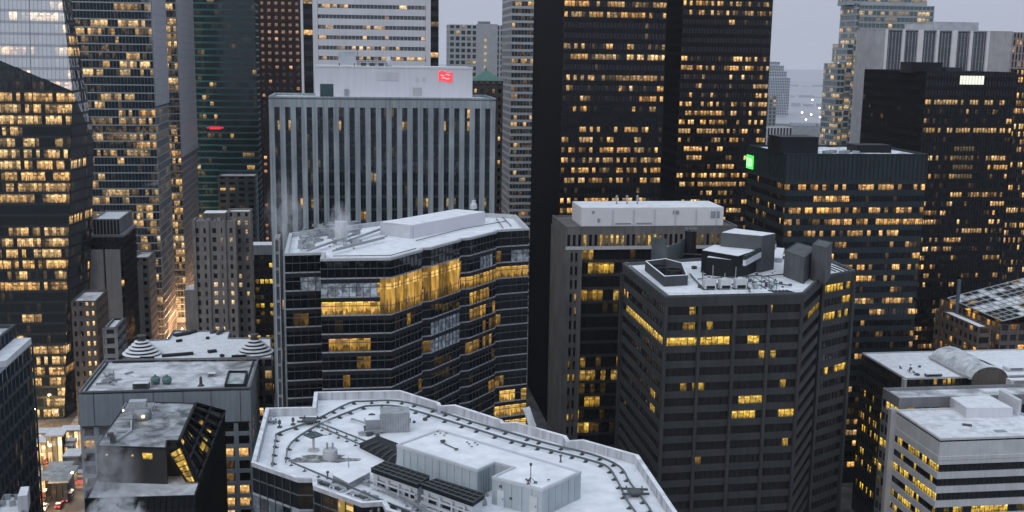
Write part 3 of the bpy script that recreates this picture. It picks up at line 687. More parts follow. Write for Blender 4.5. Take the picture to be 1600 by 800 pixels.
# --- N taupe concrete block with white penthouse
ft, z = rect(885, 1152, 354, 345, 'L', 863)
root = thing('office_block', 'taupe concrete block with slit windows below a white ribbed penthouse', 'building', (*ft[0], 0))
NW = (Vector(ft[1])-Vector(ft[0])).length; nd = (Vector(ft[3])-Vector(ft[0])).length
core = [gpt(ft[0], .6, .9), gpt(ft[0], NW-.6, .9), gpt(ft[0], NW-.6, nd-.6), gpt(ft[0], .6, nd-.6)]
facade(root, core, 0, z-7.3, 4.35, dict(wall=mat('n_spandrel', (.035, .035, .036), .6, .2), glass=glass('amber_glass', (.012, .014, .016), 1.5, .07, .02, warm=(.95, .52, .06), pale=(.95, .68, .22)), bay=1.7, sp=.9, spd=.1, mw=.1, md=.02, mm=blackm, run=2.5, lo=.25, hi=.95, warmth=.3), 30, .24)
blk(root, 'attic_wall', ft, z-2.6, z-.5, conc_n); roof(root, ft, z, snow_w, conc_n, .9)
fr = MB()                                   # attic colonnade and corner shafts with paired slits
nn_ = 32
for k in range(nn_+1):
    x = k*NW/nn_
    fr.prism(rq(gpt(ft[0], x-.38, -.12), .76, .95), z-6.3, z-2.6)
fr.build('attic_pier', conc_n, root)
mb = MB()
rr = random.Random(4)
for k in range(nn_):
    a = gpt(ft[0], k*NW/nn_+.38, .6); b = gpt(ft[0], (k+1)*NW/nn_-.38, .6)
    mb.quad((*a, z-6.3), (*b, z-6.3), (*b, z-2.6), (*a, z-2.6), (rr.choice((0, .15, .6, .9)) if rr.random() < .75 else 0, rr.random()*.6+.4, rr.random()), ((k, 0), (k+1, 0), (k+1, 1), (k, 1)))
weld(mb); mb.build('attic_glazing', MT['amber_glass'], root)
blk(root, 'ledge', [gpt(ft[0], -.1, -.25), gpt(ft[0], NW+.1, -.25), gpt(ft[0], NW+.1, 1), gpt(ft[0], -.1, 1)], z-7.3, z-6.3, conc)
sh_ = MB(); nxs = [0, 1.5, 1.9, 2.4, 3.0, 3.4, 3.9, 5.2]
for a_, b_ in ((0, 1.5), (2.3, 3.0), (3.8, 5.2)):
    sh_.prism(rq(gpt(ft[0], a_, -.1), b_-a_, 1.2), 0, z-7.3)
for f in range(24): sh_.prism(rq(gpt(ft[0], .02, .05), 5.1, 1.0), f*4.35-1.0+(z-7.3) % 4.35, f*4.35+.5+(z-7.3) % 4.35 if f < 21 else z-7.32) if f*4.35+3 < z-7.3 else None
sh_.prism(rq(gpt(ft[0], .0, 0), .7, nd), 0, z-7.3)
for k in range(10): sh_.prism(rq(gpt(ft[0], -.5, k*nd/10), .6, 1.6), 0, z-2.6)
sh_.build('corner_shaft', conc_n, root)
mb = MB()
for k in range(14):
    zz = 8+k*6.2; y_ = rr.uniform(1, nd-2)
    mb.quad((*gpt(ft[0], -.02, y_+1.2), zz), (*gpt(ft[0], -.02, y_), zz), (*gpt(ft[0], -.02, y_), zz+1.6), (*gpt(ft[0], -.02, y_+1.2), zz+1.6), (.8, .5, .3), ((0, 0), (1, 0), (1, 1), (0, 1)))
mb.build('flank_window', MT['amber_glass'], root, kind='stuff')
x1 = along(Vector((*gpt(ft[0], 0, 3.2), z+5)), R2, 909); x2 = along(Vector((*gpt(ft[0], 0, 3.2), z+5)), R2, 1131); zp = atY(909, 325, Vector((*gpt(ft[0], 5, 3.2), 0)).y).z
dp = 15.5
pf = [gpt(ft[0], x1, 3.2), gpt(ft[0], x2, 3.2), gpt(ft[0], x2, 3.2+dp), gpt(ft[0], x1, 3.2+dp)]
pn = blk(root, 'penthouse', pf, z-.9, zp, mat('white_warm', (.66, .66, .69), .6, .05), snow_t)
for k in range(6): xx = (x2-x1)*(.21+.147*k); MB().box((*gpt(pf[0], xx, -.25), (z+zp)/2-.4), (.25, .5, zp-z), GA).build('rib', white, pn)
def lvr(x, zc_, w_, h_): MB().box((*gpt(pf[0], x, -.08), zc_), (w_, .14, h_), GA).build('louvre', metal, pn)
pw0 = x2-x1
for q in ((pw0*.29, z+.35, 5.0, .45), (pw0*.438, z+.35, 5.0, .45), (pw0*.94, z+3, 3, 2.2), (pw0*.08, z+4, .8, .8), (pw0*.12, z+1.4, .8, 1.2), (pw0*.66, z+3.8, 2.0, 1.1)): lvr(*q)
for k in range(3): one(MB().lathe((*gpt(pf[0], 13+k*3.4, 8), zp+.05), [(.28, 0), (.28, 2.2), (.4, 2.2), (.4, 2.6), (.1, 3)], 10), 'vent_pipe', metal, ('left', 'middle', 'right')[k]+' one of three thin vent pipes on the white ribbed penthouse', 'pipe', 'vent pipes on the ribbed penthouse')
# --- P stepped apartment tower
stp = dict(wall=mat('grey_green_concrete', (.30, .35, .37), .8, .15), glass=far_g, bay=2.6, sp=1.15, spd=.3, mw=.25, md=0, sep=False, run=2.4, lo=.25, hi=.85, warmth=.6)
f1, z1_ = rect(1345, 1456, 4, 700, 'L', 1340, depth=22)
base = f1[0]; root = thing('apartment_tower', 'stepped grey apartment tower with many lit windows against the sky', 'tower', (*base, 0))
zt1 = atY(1294, 99, 700).z; zt2 = atY(1304, 68, 700).z; zt3 = atY(1313, 5, 700).z
x_ = lambda pxl: -along(Vector((*base, 150)), -R2, pxl)
XR = along(Vector((*base, 150)), R2, 1454)
facade(root, [gpt(base, 0, 0), gpt(base, XR, 0), gpt(base, XR, 24), gpt(base, 0, 24)], 0, zt3-.6, 3.7, stp, 31, .42)
roof(root, [gpt(base, 0, 0), gpt(base, XR, 0), gpt(base, XR, 24), gpt(base, 0, 24)], zt3-.6, snow_w, stp['wall'])
for i_, (pxl, zt_, yb) in enumerate(((1313, zt3+.4, 1.0), (1304, zt2, 2.0), (1292, zt1, 3.0))):
    nx = x_(pxl+21); pv = [-.02, x_(1334)-.02, x_(1325)-.02][i_]
    f_ = [gpt(base, nx, yb), gpt(base, pv, yb), gpt(base, pv, 24), gpt(base, nx, 24)]
    facade(root, f_, 0, zt_, 3.7, stp, 32+i_, .42, hot=lambda k, f, u, rnd, w: (0, 0, w[2]) if k == 1 else None); roof(root, f_, zt_, snow_w, stp['wall'])
f_ = [gpt(base, 2-8, 4), gpt(base, XR-3, 4), gpt(base, XR-3, 20), gpt(base, -6, 20)]
facade(root, f_, zt3-.8, zt3+30, 3.3, stp, 36, .5)
# --- Q broad pale columned block behind
ft, z = rect(1371, 1583, 45, 610, 'L', None, depth=25)
QW = (Vector(ft[1])-Vector(ft[0])).length; root = thing('office_block', 'pale concrete block with tall ribbed windows behind the broad black tower', 'building', (*ft[0], 0))
xa = along(Vector((*ft[0], z)), R2, 1386); xb = along(Vector((*ft[0], z)), R2, 1545)
cq = mat('q_concrete', (.38, .385, .41), .8, .15, streak=.1)
blk(root, 'end_wall', [ft[0], gpt(ft[0], xa, 0), gpt(ft[0], xa, 25), ft[3]], 0, z, cq); blk(root, 'end_wall', [gpt(ft[0], xb, 0), ft[1], ft[2], gpt(ft[0], xb, 25)], 0, z, cq)
midq = [gpt(ft[0], xa+.02, .8), gpt(ft[0], xb-.02, .8), gpt(ft[0], xb-.02, 24), gpt(ft[0], xa+.02, 24)]
facade(root, midq, 0, z-1.2, 3.9, dict(wall=mat('q_dark', (.07, .07, .09), .6), glass=glass('q_glass', (.03, .045, .06), 1.7, .08, .02, warm=(1, .5, .3)), bay=1.9, sp=.9, spd=.1, mw=.5, md=.15, mm=mat('q_mullion', (.25, .26, .3), .6), run=3, lo=.3, hi=.8, warmth=.7), 37, .1,
       hot=lambda k, f, u, rnd, w: (rnd.uniform(.2, .45), .3, w[2]) if f in (7, 8) else ((rnd.uniform(.6, .9), .8, w[2]) if f == 10 and rnd.random() < .8 else (0, 0, w[2])))
qn = 6
for k in range(qn+1):
    pq = MB()
    w_ = 3.0 if k in (2, 4) else 1.5; xx = xa+(xb-xa)*k/qn; pq.prism(rq(gpt(ft[0], xx-w_/2, -.4), w_, 1.3), 0, z-.1); pq.build('pier', mat('q_pier', (.68, .68, .70), .8, .08), root)
roof(root, ft, z+.02, snow_w, cq); blk(root, 'plant_room', rq(gpt(ft[0], 36, 8), 26, 9), z-.9, z+4.6, mat('q_pent', (.36, .37, .41), .8)); blk(root, 'plant_room', rq(gpt(ft[0], 24, 8), 11.8, 9), z-.9, z+3.2, cq)
ft2 = [gpt(ft[1], .3, 0), gpt(ft[1], 40, 0), gpt(ft[1], 40, 25), gpt(ft[1], .3, 25)]
house('office_block', 'pinkish ribbed block at the right edge beside the pale columned block', 'building', ft2, z-.4, 3.9, dict(wall=mat('pink_stone', (.22, .19, .20), .8), glass=dk, bay=1.9, sp=.9, spd=.1, mw=.8, md=.25, mm=mat('pink_stone2', (.30, .26, .27), .8), run=2, lo=.4, hi=.8), snow_w, seed=38, litp=.15)
# --- far buildings and things in the haze
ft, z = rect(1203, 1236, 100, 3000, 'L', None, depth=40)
hz = mat('haze_painted_concrete', (.36, .40, .46), .8, .1); stf = dict(wall=hz, glass=far_g, bay=5, sp=1.6, spd=.3, mw=2.0, md=0, run=1, lo=.1, hi=.3)  # distance haze painted into this pale blue-grey
root = thing('apartment_tower', 'round-shouldered apartment tower painted haze-pale near the lake', 'tower', (*ft[0], 0))
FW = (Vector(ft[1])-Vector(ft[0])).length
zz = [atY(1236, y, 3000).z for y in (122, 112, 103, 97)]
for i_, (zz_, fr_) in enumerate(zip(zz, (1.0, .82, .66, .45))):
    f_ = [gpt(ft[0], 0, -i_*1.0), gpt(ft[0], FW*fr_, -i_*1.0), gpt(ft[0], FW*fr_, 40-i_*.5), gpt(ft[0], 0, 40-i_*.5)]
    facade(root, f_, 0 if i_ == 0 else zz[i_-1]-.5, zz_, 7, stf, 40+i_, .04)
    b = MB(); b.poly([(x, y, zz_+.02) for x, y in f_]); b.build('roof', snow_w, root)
ft, z = rect(1196, 1214, 150, 1500, 'L', None, depth=30); house('apartment_block', 'small lit banded block at the foot of the haze-painted tower', 'building', ft, z, 5, dict(stf, lo=.3, hi=.8, wall=conc_m), snow_w, seed=45, litp=.15)
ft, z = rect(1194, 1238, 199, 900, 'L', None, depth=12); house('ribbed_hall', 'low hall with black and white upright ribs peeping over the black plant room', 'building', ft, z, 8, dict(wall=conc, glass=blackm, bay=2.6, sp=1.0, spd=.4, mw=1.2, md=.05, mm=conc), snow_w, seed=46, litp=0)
rl = random.Random(5)
for i_, (x, y, zc_) in enumerate(((1253, 176, 'paler'), (1269, 156, 'farthest'), (1280, 169, 'upper'), (1281, 183, 'lower'), (1287, 179, 'right edge'), (1259, 187, 'nearest'), (1267, 179, 'faint'))):
    g = atz(x, y+5, 0); t = thing('floodlight', zc_+' glowing floodlight in the harbour haze', 'lamp', (g.x, g.y, 0), 'floodlights by the lake')
    sc2 = g.y/1761; MB().bar((g.x, g.y, 0), (g.x, g.y, 5*sc2*1.0), .4*sc2).build('mast', hz, t); MB().lathe((g.x, g.y, 5*sc2), [(.1, -1.2*sc2), (1.25*sc2, -.6*sc2), (1.25*sc2, .6*sc2), (.2, 1.2*sc2)], 10).build('lamp_head', glow('flood', (1, .74, .58), 9.0), t)
for i_, (x1, y1, x2, nm) in enumerate(((1236, 135, 1290, 'farthest'), (1236, 152, 1292, 'second'), (1238, 166, 1292, 'long'), (1236, 196, 1286, 'nearest'))):
    g = atz(x1, y1, 0); w_ = (x2-x1)/1761*g.y; mb = MB(); s_ = 0
    while s_ < w_: q = rl.uniform(15, 60); mb.box((g.x+s_+q/2, g.y+rl.uniform(0, 20), 0), (q, 20, rl.uniform(8, 22))); s_ += q+rl.uniform(2, 20)
    o = mb.build('port_shed', hz); o['kind'] = 'stuff'; o['label'] = nm+' row of haze-painted harbour sheds'
#@@MIDDLE
# --- dark tower corner AA with white panels
ft, z = rect(140, 190, 343, 480, 'R', 210)
root = thing('office_block', 'black capped block with two tall pale stone panels left of the avenue', 'building', (*ft[0], 0))
AW = (Vector(ft[1])-Vector(ft[0])).length; ad = (Vector(ft[3])-Vector(ft[0])).length
facade(root, ft, 0, z-7, 3.9, dict(wall=black2, glass=dk, bay=1.6, sp=1.3, spd=.1, mw=.25, md=.12, mm=black2, run=2), 50, .04)
facade(root, [gpt(ft[0], 1, 1), gpt(ft[1], -1, 1), gpt(ft[2], -1, -1), gpt(ft[3], 1, -1)], z-7, z, 7, dict(wall=blackm, glass=black2, bay=1.4, sp=1, spd=.2, mw=.3, md=.1, mm=metal, run=1), 51, 0, name='louvre_panel')
blk(root, 'cornice', inset(ft, -.6), z-7.6, z-6.6, conc_m)
ra = inset(ft, 1.0); roof(root, ra, z+.1, snow_t, conc_m, .6)
for a_, b_ in ((-8, .38*AW), (.42*AW+.2, AW-1.2)): blk(root, 'stone_panel', [gpt(ft[0], a_, -.45), gpt(ft[0], b_, -.45), gpt(ft[0], b_, -.05), gpt(ft[0], a_, -.05)], 0, z-13, mat('panel_stone', (.38, .385, .40), .8, .12, .3, streak=.15))
# --- AB
ft, z = rect(207, 232, 402, 520, 'R', 243)
root = house('office_block', 'narrow grey stone block with a snowy roof beside the avenue', 'building', ft, z, 3.8, dict(wall=stone, glass=dk, bay=3.2, sp=1.9, spd=.25, mw=1.9, md=0, sep=True, nsep=40, run=1, lo=.3, hi=.7), snow_p, seed=52, litp=.05)
blk(root, 'stone_panel', [gpt(ft[0], .3, -.4), gpt(ft[1], -3.0, -.4), gpt(ft[1], -3.0, -.03), gpt(ft[0], .3, -.03)], 0, z-4, mat('panel_stone2', (.26, .25, .25), .8, .12, .3, streak=.15))
# --- AC brown masonry
ft, z = rect(111, 150, 470, 425, 'R', 168)
house('masonry_block', 'brown masonry block with pairs of lit windows at the foot of the faceted tower', 'building', ft, z, 4.0, dict(wall=stone_d, glass=dk, bay=2.6, sp=2.0, spd=.3, mw=1.3, md=0, sep=True, nsep=70, run=1.5, lo=.6, hi=1.2, warmth=.8), snow_p, seed=53, litp=.3,
      hot=lambda k, f, u, rnd, w: (rnd.uniform(.8, 1.2), .8, w[2]) if k == 0 and .45 < u < .95 else ((0, 0, 0) if k == 0 else (w if u < .8 else None)))
# --- AD small balcony block
ft, z = rect(160, 183, 512, 410, 'R', 197)
root = house('low_block', 'small grey block with deep balcony openings below the stone panel tower', 'building', ft, z, 3.9, dict(wall=conc_m, glass=black2, bay=9, sp=1.4, spd=1.2, mw=.6, md=0, run=1), snow_t, seed=54, litp=0)
# --- Z grey setback masonry tower
def masonry():
    st = dict(wall=stone, glass=glass('masonry_glass', warm=(1, .55, .25), pale=(1, .8, .5)), bay=3.3, sp=1.7, spd=.35, mw=1.9, md=0, sep=True, nsep=70, run=2.2, lo=.45, hi=1.0, warmth=.7)
    ft, z = rect(300, 368, 345, 455, 'R', 372); root = thing('masonry_tower', 'grey limestone setback tower with snow and parapets on its top', 'tower', (*ft[0], 0))
    def ht(k, f, u, rnd, w):
        if k != 0: return None
        if f < 3: return (rnd.uniform(.2, .6) if (f == 1 and u > .6) else 0, .6, w[2])
        if u > .4: return (rnd.uniform(.5, 1.0), .8, w[2]) if f in (6, 7, 8, 11, 12, 15, 16) and rnd.random() < .85 else (0, 0, w[2])
        return (0, 0, w[2])
    facade(root, ft, 0, z, 3.75, st, 60, .1, hot=ht, top=3)
    roof(root, ft, z, snow_p, stone, 1.0, .6)
    bb = MB(); W_ = (Vector(ft[1])-Vector(ft[0])).length
    for x0 in (0, W_*.31, W_*.69, W_-1.3): bb.prism(rq(gpt(ft[0], x0, -.7), 1.3, .68), 0, z+.5)
    bb.build('buttress', stone, root)
    f2 = [gpt(ft[0], -4.2, 1.2), gpt(ft[0], -.03, 1.2), gpt(ft[3], -.03, 0), gpt(ft[3], -4.2, 0)]
    z2 = atY(290, 452, 455).z
    blk(root, 'wing', f2, 0, z2, stone, snow_p)
    f3 = [gpt(ft[0], 4, 4), gpt(ft[0], 13, 4), gpt(ft[0], 13, 12), gpt(ft[0], 4, 12)]
    blk(root, 'penthouse', f3, z-1, z+2.6, stone_d, snow_w)
    f4 = [gpt(ft[1], -4, 6), gpt(ft[1], 5.5, 6), gpt(ft[1], 5.5, 16), gpt(ft[1], -4, 16)]
    facade(root, f4, 0, z+3, 3.75, dict(st, nsep=20), 61, .3, hot=lambda k, f, u, rnd, w: (rnd.uniform(.5, .9), .9, w[2]) if k == 0 and f == 1 else None); roof(root, f4, z+3, snow_w, stone, .8)
    mb = MB()
    for k in range(12): mb.box((*gpt(f3[0], rg.uniform(-3, 9), rg.uniform(-3, 1)), z-.5+rg.uniform(0, .8)), (rg.uniform(.6, 2), rg.uniform(.6, 1.5), rg.uniform(.6, 1.6)), rg.random())
    mb.build('roof_plant', metal, root, kind='stuff')
masonry()
# --- dark yellow-lit building
ft, z = rect(368, 434, 398, 485, 'R', 440)
house('office_block', 'dark block with scattered yellow windows right of the limestone setback tower', 'building', ft, z, 3.6,
      dict(wall=black2, glass=glass('yellow_glass', warm=(.95, .62, .05), pale=(.95, .75, .25)), bay=2.0, sp=1.5, spd=.2, mw=.5, md=0, run=1.8, lo=.4, hi=.9, warmth=.4), snow_w, seed=62, litp=.38)
f5 = [gpt(ft[0], 1, 5), gpt(ft[1], 2, 5), gpt(ft[1], 2, 14), gpt(ft[0], 1, 14)]
root = bpy.context.scene.collection.objects[-1]
while root.parent: root = root.parent
blk(root, 'penthouse', f5, z-1, z+3.4, conc_m, snow_w)
# --- S: mid glass building with saw-tooth flank
PX = [(444.7, 396), (500.5, 394.5), (500.5, 404.4), (611, 403), (659, 390), (661, 387.5), (674, 386.5), (719, 374.5), (721, 372.5), (735, 371.5), (775, 361.5), (777, 359.5), (790, 358.5), (827, 356.5), (806, 335.5), (760, 333), (640, 340), (452, 364)]
zs = atY(444.7, 396, 233).z
fs = [tuple(atz(x, y, zs)[:2]) for x, y in PX]
fs[1] = (fs[2][0]+(fs[1][0]-fs[2][0])*.5-.2, fs[1][1])
root = thing('glass_office', 'dark glass office block with a saw-tooth flank, pale floor bands and lit yellow upper floors', 'building', (*cen(fs)[:2], 0))
sg = glass('office_glass', (.006, .009, .012), 1.5, .035, .018, warm=(1, .52, .07), pale=(1, .72, .26))
def hot_s(k, f, u, rnd, w):
    if f == 0: return (0, 0, w[2])
    if (k == 2 and f == 1 and u < .84) or (k == 6 and f in (4, 5)) or (k == 0 and ((f == 1 and u > .45) or (f in (9, 10, 11) and u < .16))) or (k in (9, 12) and f == 1 and .35 < u < .9): return (-rnd.uniform(.55, .95), 0, w[2])  # bright sky and snow reflections painted into these panes as pale colour
    if k in (3,) and f in (1, 2): return (rnd.uniform(.8, 1.1), .5, w[2]) if f == 2 or u > .0 else None
    if k == 2 and f == 2: return (rnd.uniform(.6, 1.0), .35, w[2])
    if k == 2 and f == 1: return (rnd.uniform(.5, .9), .5, w[2]) if u > .84 else (0, 0, w[2])
    if k in (5, 6) and f in (1, 2): return (rnd.uniform(.6, 1.0), .35, w[2]) if u < .98 and rnd.random() < .92 else None
    if k == 2 and f == 4 and .1 < u < .75: return (rnd.uniform(.25, .7), .15, w[2])
    if k in (8, 9, 11, 12) and f in (2,): return (rnd.uniform(.35, .7), .2, w[2])
    if k == 9 and f in (3, 4, 6): return (rnd.uniform(.2, .6), .2, w[2]) if rnd.random() < .7 else None
    if k in (11, 12) and f in (10, 11, 12): return (rnd.uniform(.5, 1.0), .4, w[2]) if rnd.random() < .75 else None
    if k == 6 and f in (10,) and u > .4: return (rnd.uniform(.5, .9), .4, w[2])
    return (w[0]*.4 if rnd.random() < .6 else 0, w[1]*.4, w[2])
mband = mat('band_metal', (.34, .36, .39), .5, .15, .4)
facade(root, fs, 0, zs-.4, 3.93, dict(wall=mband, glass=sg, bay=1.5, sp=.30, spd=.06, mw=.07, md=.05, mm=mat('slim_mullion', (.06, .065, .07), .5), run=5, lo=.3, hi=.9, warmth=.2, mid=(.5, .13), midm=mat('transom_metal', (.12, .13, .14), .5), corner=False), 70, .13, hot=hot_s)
# opaque dark glass under every band
mb = MB(); nf = int((zs-.4)/3.93); zb = zs-.4-nf*3.93
for f in range(nf): mb.ring(fs, [(-.02, zb+f*3.93-.9), (-.02, zb+f*3.93-.02)])
mb.build('spandrel_glass', black2, root)
ra_ = random.Random(21); z_lo = zb+(nf-3)*3.93+.32; z_hi = zb+(nf-1)*3.93
for k, u0_, u1_ in ((2, .84, 1), (3, 0, 1), (5, 0, 1), (6, 0, .97)):      # the double height lit hall
    a, b = Vector(fs[k]), Vector(fs[k+1]); l = (b-a).length; t_ = (b-a)/l; n_o = Vector((t_.y, -t_.x))*.03; m_ = MB(); nb = max(1, round(l*(u1_-u0_)/1.5)); hu = .35
    for j in range(nb):
        s1, s2 = l*(u0_+(u1_-u0_)*j/nb), l*(u0_+(u1_-u0_)*(j+1)/nb); p_, q_ = a+t_*s1+n_o, a+t_*s2+n_o
        m_.quad((*p_, z_lo), (*q_, z_lo), (*q_, z_hi), (*p_, z_hi), (ra_.choice((.22, .35, .5, .65)), ra_.uniform(.15, .4), ra_.uniform(0, .1)), ((s1, 0), (s2, 0), (s2, 1), (s1, 1)))
    weld(m_); m_.build('hall_glazing', sg, root)
roof(root, fs, zs, snow_t, conc, 1.0, .7)
zr = zs-1.0
def P(x, y, z): v = atz(x, y, z); return (v.x, v.y)
pz = zr+3.1
pq_ = [P(596, 347, pz), P(646, 352, pz), P(758, 331, pz), P(712, 327, pz)]
pn = blk(root, 'penthouse', pq_, zr, pz, mat('pent_lilac', (.64, .63, .68), .6, .05), snow_t)
blk(pn, 'end_panel', [P(594, 347, pz-.05), P(597, 347.5, pz-.05), P(645, 352.5, pz-.05), P(640, 352.8, pz-.05)], zr, pz-.15, metal_l)
mb = MB(); rs = random.Random(9)
def clutter(mb, x0, y0, x1, y1, n, smax, zz, rnd):
    for _ in range(n):
        p = P(rnd.uniform(x0, x1), rnd.uniform(y0, y1), zz); s_ = rnd.uniform(.3, smax)
        mb.box((p[0], p[1], zz+s_*.35), (s_, s_*rnd.uniform(.4, 1.2), s_*.7), rnd.uniform(0, 1.5))
c1 = atz(478, 373, zr)
t = thing('cooling_plant', 'tangle of grey pipes and fans on the left end of the saw-tooth building roof', 'roof equipment', (c1.x, c1.y, zr))
for a_, b_ in (((470, 390), (500, 352)), ((480, 392), (556, 366)), ((520, 392), (600, 372)), ((540, 378), (598, 357)), ((476, 372), (560, 361))):
    p, q = atz(*a_, zr+.8), atz(*b_, zr+.8); mb.bar(p, q, .35); mb.bar(p+Vector((.6, .9, .3)), q+Vector((.6, .9, .3)), .25)
clutter(mb, 470, 352, 560, 390, 60, 1.7, zr, rs); mb.build('pipework', metal, t)
mb = MB()
for k in range(4): p = atz(478+k*13, 376-k*6, zr); mb.lathe((p.x, p.y, zr), [(1.1, 0), (1.1, 1.1), (.8, 1.4), (.8, 1.7)], 14)
mb.build('fan_drum', metal, t)
p = atz(533, 377, zr); t2 = thing('chimney', 'pale boxy steaming chimney on the left roof end of the saw-tooth building', 'chimney', (p.x, p.y, zr))
MB().box((p.x, p.y, zr+2.3), (2.7, 2.7, 4.6), GA).build('stack', conc, t2)
for k, (x, y) in enumerate(((747, 331), (741, 333))): p = atz(x, y, zr)
p = atz(740, 326, pz)
one(MB().lathe((p.x, p.y, pz), [(.9, 0), (.9, 1.0), (.5, 1.6), (.5, 2.2)], 12), 'roof_vent', metal_l, 'small round vent on the far right end of the lilac penthouse', 'vent')
# light track and low upstands
mb = MB()
for a_, b_ in (((650, 376), (720, 358)), ((720, 358), (792, 345)), ((775, 341), (786, 356)), ((785, 339), (799, 353)), ((520, 400), (610, 399)), ((610, 399), (650, 388))):
    mb.bar(atz(*a_, zr+.35), atz(*b_, zr+.35), .16)
mb.build('maintenance_rail', rail, root)
# slim glazed stair tower by S
ft, z = rect(429, 436, 372, 262, 'R', None, depth=6)
house('glass_shaft', 'slim pale edged glass shaft standing left of the saw-tooth building', 'tower', ft, z, 3.9, dict(wall=metal, glass=blu, bay=1.4, sp=.7, spd=.1, mw=.25, md=.05, mm=metal_l, run=1), snow_w, seed=71, litp=.04)
# --- W low mall roof with ziggurat lanterns
zw = 52.0
pw = [P(x, y, zw) for x, y in ((192, 561), (426, 559), (424, 527), (358, 527), (361, 516), (271, 516), (262, 529), (222, 531))]
root = thing('low_building', 'low snow-covered building with a round stepped lantern at each end of its roof', 'building', (*cen(pw)[:2], 0))
facade(root, pw, 0, zw, 4.2, dict(wall=stone_d, glass=dk, bay=3, sp=1.4, spd=.3, mw=.8, md=0, run=2), 72, .3); roof(root, pw, zw, snow_t, conc_m, .5, .5)
for (x, y, rr_, nm) in ((222, 551, 6.2, 'left'), (398, 549, 6.2, 'right')):
    c = atz(x, y, zw); l = thing('roof_lantern', nm+' round stepped lantern with a dark finial on the low snowy building', 'roof lantern', (c.x, c.y, zw-.5), 'stepped lanterns'); prof = []; dkp = []
    for k in range(5):
        r1 = rr_*(1-.155*k); h1 = k*.95
        MB().lathe((c.x, c.y, zw-.5+h1), [(r1, .48), (r1, .62), (r1-.9, .82)], 32).build('snowy_step', snow_t, l)
        MB().lathe((c.x, c.y, zw-.5+h1), [(r1-.35, -.3), (r1-.35, .49)], 32).build('step_band', black2, l)
    MB().lathe((c.x, c.y, zw+4.0), [(1.4, 0), (1.4, .5), (.45, .55), (.45, 1.3), (1.5, 1.5), (1.5, 1.9), (.2, 2.1)], 16).build('finial', rail, l)
if True:
    c = atz(398, 549, zw); MB().lathe((c.x, c.y, 0), [(5.9, 0), (5.9, zw-.6)], 28).build('corner_drum', dk, root)
mb = MB()
for (a_, b_, w_) in (((253, 556), (302, 552), 1.6), ((219, 559.5), (241, 559), 1.0), ((362, 557), (392, 556), 1.0), ((325, 549.5), (338, 548), 1.6), ((276, 533), (284, 531.5), 1.0), ((273, 524), (296, 520), 2.4), ((296, 520), (306, 517), 1.6), ((322, 528), (327, 528), 1.0), ((345, 556), (349, 555), 1.2)):
    MB().bar(atz(*a_, zw-.1), atz(*b_, zw-.1), w_, .8).build('skylight', black2, root)
mb = MB()
for (x, y) in ((331, 521), (336, 520), (345, 521), (348, 519), (341, 523)): p = atz(x, y, zw-.5); mb.lathe((p.x, p.y, zw-.5), [(.7, 0), (.7, 1.1), (.3, 1.5)], 10)
mb.build('vent', rail, root)
# --- U grey slab-sided block
fu, z = rect(122, 391, 612, 315, 'L', None, depth=34.5)
fu = [fu[0], fu[1], gpt(fu[1], 0, 34.5), gpt(fu[0], 0, 34.5)]
root = thing('office_block', 'grey panelled block with a wide patchy snowy roof and lit square windows lower right', 'building', (*cen(fu)[:2], 0))
up = mat('slate_panel', (.30, .35, .40), .7, .12, .12, streak=.15)
zlow = z-11.0
facade(root, fu, 0, zlow, 3.9, dict(wall=up, glass=dk, bay=4.3, sp=1.2, spd=.5, mw=1.3, md=0, sep=True, nsep=60, run=1.3, lo=.5, hi=1.1, warmth=.35), 73, .3,
       hot=lambda k, f, u, rnd, w: (rnd.uniform(.7, 1.0), .3, w[2]) if k == 0 and u > .8 and f in (2, 5, 6) else ((0, 0, 0) if k == 0 and u > .8 and f in (0, 1) and u > .9 else None))
blk(root, 'upper_wall', fu, zlow+.01, z-1.0, up)
jm = MB(); UW = (Vector(fu[1])-Vector(fu[0])).length
for k in (4.2, 12.5, 21, 29.5, 37.5, UW-3): MB().box((*gpt(fu[0], k, -.02), (zlow+z)/2), (.12, .1, z-zlow-.3), GA).build('panel_joint', black2, root)
blk(root, 'window_lintel', [gpt(fu[0], .5, -.12), gpt(fu[1], -.5, -.12), gpt(fu[1], -.5, -.01), gpt(fu[0], .5, -.01)], zlow+.1, zlow+.5, black2)
roof(root, fu, z, snow_p, mat('parapet_grey', (.16, .17, .19), .7), .8, .5)
zr = z-.8
mb = MB(); i1 = inset(fu, 1.6)
for a_, b_ in ((0, 3), (1, 2)): mb.bar((*i1[a_], zr+.25), (*i1[b_], zr+.25), .5, .5)
mb.bar((*gpt(fu[3], 3, -1), zr+.25), (*gpt(fu[3], 16, -1), zr+.25), .6, .5); mb.bar((*gpt(fu[3], 24, -1), zr+.25), (*gpt(fu[3], 38, -1), zr+.25), .6, .5); mb.build('roof_upstand', black2, root)
sk = [P(352, 604, zr+.6), P(381, 604, zr+.6), P(386, 583, zr+.6), P(358, 583, zr+.6)]
t = thing('roof_hatch', 'dark framed square skylight at the right end of the slab-sided block roof', 'skylight', (*cen(sk)[:2], zr))
mb = MB()
for k in range(4): mb.bar((*sk[k], zr+.7), (*sk[(k+1) % 4], zr+.7), .5, 1.4)
mb.build('frame', black2, t); MB().prism(inset(sk, .3), zr+.1, zr+.7).build('glazing', snow('skylight_snow', amount=.7, under=(.2, .27, .28), col=(.55, .6, .62)), t)
